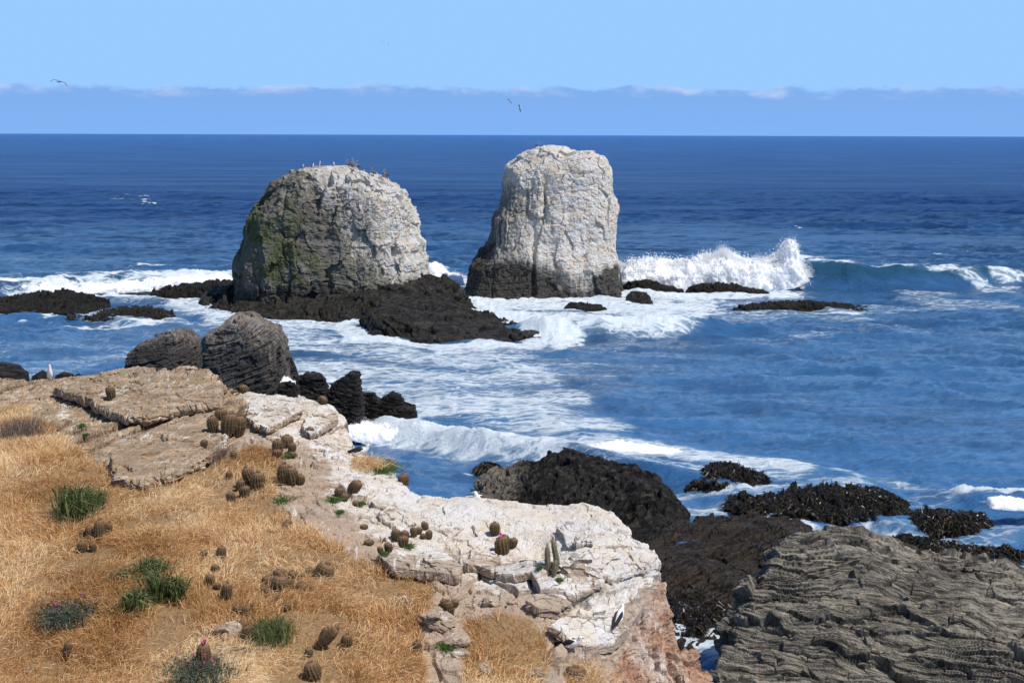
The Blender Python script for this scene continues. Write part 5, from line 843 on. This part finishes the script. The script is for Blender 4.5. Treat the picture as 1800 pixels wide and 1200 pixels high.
def gull(label, p, head, scale=1.0, sit=False, up=28, body=m_white, back=m_black, beakm=m_beak, group='gulls on the headland', detail=True, name='gull'):
    """faces +X before turning by head; 0.56 m long"""
    root = empty(name, (0, 0, 0), label, 'bird', group); z0 = .10 if sit else .23; u_ = R(up); cx, sx = math.cos(u_), math.sin(u_)
    f = lambda l, h=0: (l * cx - h * sx, 0, z0 + l * sx + h * cx)
    B = [f(-.30, .0), f(-.22, -.005), f(-.12, -.01), f(0, 0), f(.09, .01), (f(.15, 0)[0] - .00, 0, f(.15, 0)[2] + .035), (f(.17, 0)[0], 0, f(.17, 0)[2] + .085), (f(.18, 0)[0] + .005, 0, f(.18, 0)[2] + .115), (f(.18, 0)[0] + .045, 0, f(.18, 0)[2] + .12)]
    loft('body', B, [.010, .030, .060, .085, .075, .048, .036, .038, .012], [.006, .022, .052, .078, .075, .052, .038, .040, .014], body, root)
    hd = B[7]
    loft('beak', [(hd[0] + .035, 0, hd[2] + .004), (hd[0] + .07, 0, hd[2]), (hd[0] + .092, 0, hd[2] - .012)], [.012, .009, .003], [.014, .011, .003], beakm, root, 8)
    for s_ in (-1, 1):
        wp = [f(.10, .035), f(.02, .045), f(-.12, .03), f(-.26, .02), f(-.36, .012)]
        loft('wing', [(x, s_ * y, z) for (x, _, z), y in zip(wp, [.045, .062, .050, .024, .012])], [.012, .032, .036, .026, .006], [.030, .058, .048, .022, .006], back, root, 10)
        if detail: loft('wing_edge', [(x, s_ * y, z) for (x, _, z), y in zip([f(.0, -.035), f(-.08, -.02), f(-.20, .0)], [.078, .072, .045])], [.008, .010, .004], [.010, .012, .004], m_white, root, 6)
        if detail: loft('eye', [(hd[0] + .010, s_ * .034, hd[2] + .012), (hd[0] + .018, s_ * .036, hd[2] + .012)], [.005, .005], [.005, .005], m_eye, root, 6)
        if not sit: tubes('leg', [([(0.01, s_ * .03, z0 - .05), (0.0, s_ * .032, z0 - .13), (.012, s_ * .034, .0)], [.010, .006, .006]), ([(0.0, s_ * .034, .005), (.05, s_ * .045, .0)], [.007, .004]), ([(0.0, s_ * .034, .005), (.05, s_ * .015, .0)], [.007, .004])], m_leg, root)
    finish(root, p, head, scale); return root
gull('white breasted gull standing on the left ledge, facing the camera', on(88, 670), -80, .98, up=58)
gull('black backed gull standing on the white rock above the orange cliff', on(1088, 1102), 60, .84, up=34)
gull('black backed gull nesting on the rim tussock', on(632, 803) + np.array([0, 0, .03]), -8, 1.0, sit=True, up=8)
gull('lowest gull sitting above a round cactus at the bottom edge', on(1004, 1172) + np.array([0, 0, .0]), -30, .95, sit=True, up=8)
gull('gull mostly hidden behind the white rim, white head showing', on(850, 876) + np.array([0, .12, -.13]), 188, .95, sit=True, up=10, back=m_brownf)
gull('dark brown bird perched on the white rim, tail to the lower left', on(1010, 884) + np.array([0, .0, .04]), 45, 1.15, sit=True, up=42, body=m_greyf, back=m_brownf, beakm=m_bill, name='dark_bird', group='gulls on the headland')
def vpts(o):
    me = o.data; V = np.empty(len(me.vertices) * 3, np.float32); me.vertices.foreach_get('co', V); return V.reshape(-1, 3)
VL, VR = vpts(oL), vpts(oR); UL, VVL = proj(VL); UR, VVR = proj(VR)
def perch(u, v, right=False):
    V, U, W_ = (VR, UR, VVR) if right else (VL, UL, VVL); k = np.nonzero(np.abs(U - u) < 2.0)[0]; vt = max(v, W_[k].min() + .4); k = k[np.argsort(np.abs(W_[k] - vt))[:12]]; return V[k[np.argmin(V[k, 1])]]
GG = 'white gulls on top of the domed stack'
for lb, u, v, sc, hd in [('white gull farthest left on the domed stack', 536, 296, 1.1, 200), ('second white gull from the left on the domed stack', 549, 294, 1.1, 20), ('upright white gull near the summit of the domed stack', 563, 292, 1.5, -60), ('lone white gull at the very summit of the domed stack', 588, 293, 1.4, -90), ('small gull behind the first pelicans', 627, 293, 1.1, 0)]:
    gull(lb, perch(u, v), hd, sc, up=50, group=GG, detail=False)
def pelican(label, p, head, scale=1.0, group='pelicans on the domed stack'):
    root = empty('pelican', (0, 0, 0), label, 'bird', group)
    loft('body', [(-.42, 0, .30), (-.28, 0, .34), (-.1, 0, .42), (.08, 0, .52), (.18, 0, .60), (.20, 0, .72), (.13, 0, .85), (.13, 0, .98), (.20, 0, 1.05), (.28, 0, 1.04)], [.02, .08, .15, .16, .12, .06, .045, .042, .055, .02], [.02, .06, .14, .16, .13, .06, .045, .042, .05, .02], m_greyf, root)
    loft('bill', [(.26, 0, 1.04), (.36, 0, .92), (.44, 0, .76), (.47, 0, .70)], [.03, .028, .018, .006], [.03, .04, .022, .006], m_bill, root, 8); loft('crown', [(.15, 0, 1.04), (.22, 0, 1.09), (.27, 0, 1.07)], [.03, .05, .02], [.02, .03, .02], m_white, root, 8)
    for s_ in (-1, 1):
        loft('wing', [(.12, s_ * .13, .58), (-.05, s_ * .16, .50), (-.25, s_ * .11, .40), (-.48, s_ * .04, .30)], [.03, .05, .04, .01], [.08, .12, .08, .02], m_brownf, root, 10)
        tubes('leg', [([(0, s_ * .06, .32), (0, s_ * .07, .15), (.01, s_ * .07, 0)], [.03, .016, .016]), ([(0, s_ * .07, .01), (.12, s_ * .08, .0)], [.02, .01])], m_greyf, root)
    finish(root, p, head, scale); return root
for lb, u, v, sc, hd in [('leftmost pelican of the summit group', 612, 295, 1.0, 190), ('second pelican of the summit group, facing right', 617, 294, 1.1, 10), ('third pelican of the summit group', 621, 298, 1.0, -60), ('pelican crouching just below the summit group', 619, 305, .8, -20), ('pelican at the right of the summit group', 632, 299, 1.15, 170), ('pelican standing apart on the right shoulder', 656, 309, 1.0, 160), ('small dark pelican below the right shoulder', 646, 318, .7, -90), ('pelican with raised bill at the right end of the stack top', 681, 314, 1.15, 180), ('crouching pelican beside the one with raised bill', 674, 314, .75, 0)]:
    pelican(lb, perch(u, v), hd, sc)
pelican('brown pelican standing on the left top of the pale stack', perch(945, 260, True), 0, .85, 'pelicans on the pale stack'); pelican('crouching brown pelican just below the pale stack top', perch(952, 266, True), 180, .6, 'pelicans on the pale stack')
gull('tiny gull sitting near the right shoulder of the pale stack', perch(1038, 280, True), 0, 1.1, up=20, sit=True, back=m_brownf, body=m_brownf, group=GG if False else 'gulls on the pale stack', detail=False)
def flyer(label, u, v, d, span_px, M, wing_l, wing_r, back=m_black, body=m_white):
    """wings given as (span, up) curves; M: orientation euler"""
    root = empty('flying_gull', (0, 0, 0), label, 'bird', 'gulls flying over the sea'); 
    loft('body', [(-.30, 0, 0), (-.2, 0, 0), (-.05, 0, 0), (.12, 0, .01), (.20, 0, .02), (.27, 0, .02), (.33, 0, .01)], [.03, .03, .07, .07, .045, .042, .01], [.008, .02, .06, .065, .045, .042, .01], body, root)
    loft('beak', [(.31, 0, .01), (.36, 0, .0), (.39, 0, -.01)], [.014, .01, .003], [.014, .01, .003], m_beak, root, 6)
    for s_, wc in ((-1, wing_l), (1, wing_r)):
        pts = [(.06, s_ * .03, .03)] + [(.06 + .05 * math.sin(3 * a) - .12 * max(0, a - .6), s_ * a, z + .03) for a, z in wc]
        n = len(pts); loft('wing', pts, list(np.linspace(.10, .035, n)), list(np.linspace(.020, .006, n)), back, root, 10, ref=(0, .001, 1))
    loft('tail', [(-.28, 0, 0), (-.38, 0, 0)], [.05, .07], [.008, .006], body, root, 8)
    p = at(u, v, d); root.location = Vector([float(x) for x in p]); root.rotation_euler = M; root.scale = (span_px * d / FPX / 1.3,) * 3; return root
flyer('dark winged gull gliding low at the left, wings drooping', 103, 144, 150, 33, Euler((R(22), 0, R(75))), [(.2, .06), (.4, .06), (.55, -.02), (.7, -.10)], [(.2, .02), (.4, -.03), (.55, -.14), (.66, -.30)], m_brownf, m_greyf)
flyer('white gull flying highest, above the cloud bank', 678, 76, 260, 19, Euler((R(35), R(-10), R(100))), [(.25, .05), (.45, .03), (.65, -.05)], [(.25, .0), (.45, -.06), (.62, -.18)], m_greyf, m_white)
flyer('upper left of the two gulls over the pale stack', 896, 178, 240, 15, Euler((R(45), 0, R(140))), [(.25, .1), (.45, .14), (.65, .12)], [(.25, .05), (.45, .0), (.62, -.08)])
flyer('lower right of the two gulls over the pale stack', 914, 190, 240, 15, Euler((R(80), R(10), R(160))), [(.25, .1), (.45, .14), (.65, .12)], [(.25, .1), (.45, .12), (.62, .08)])
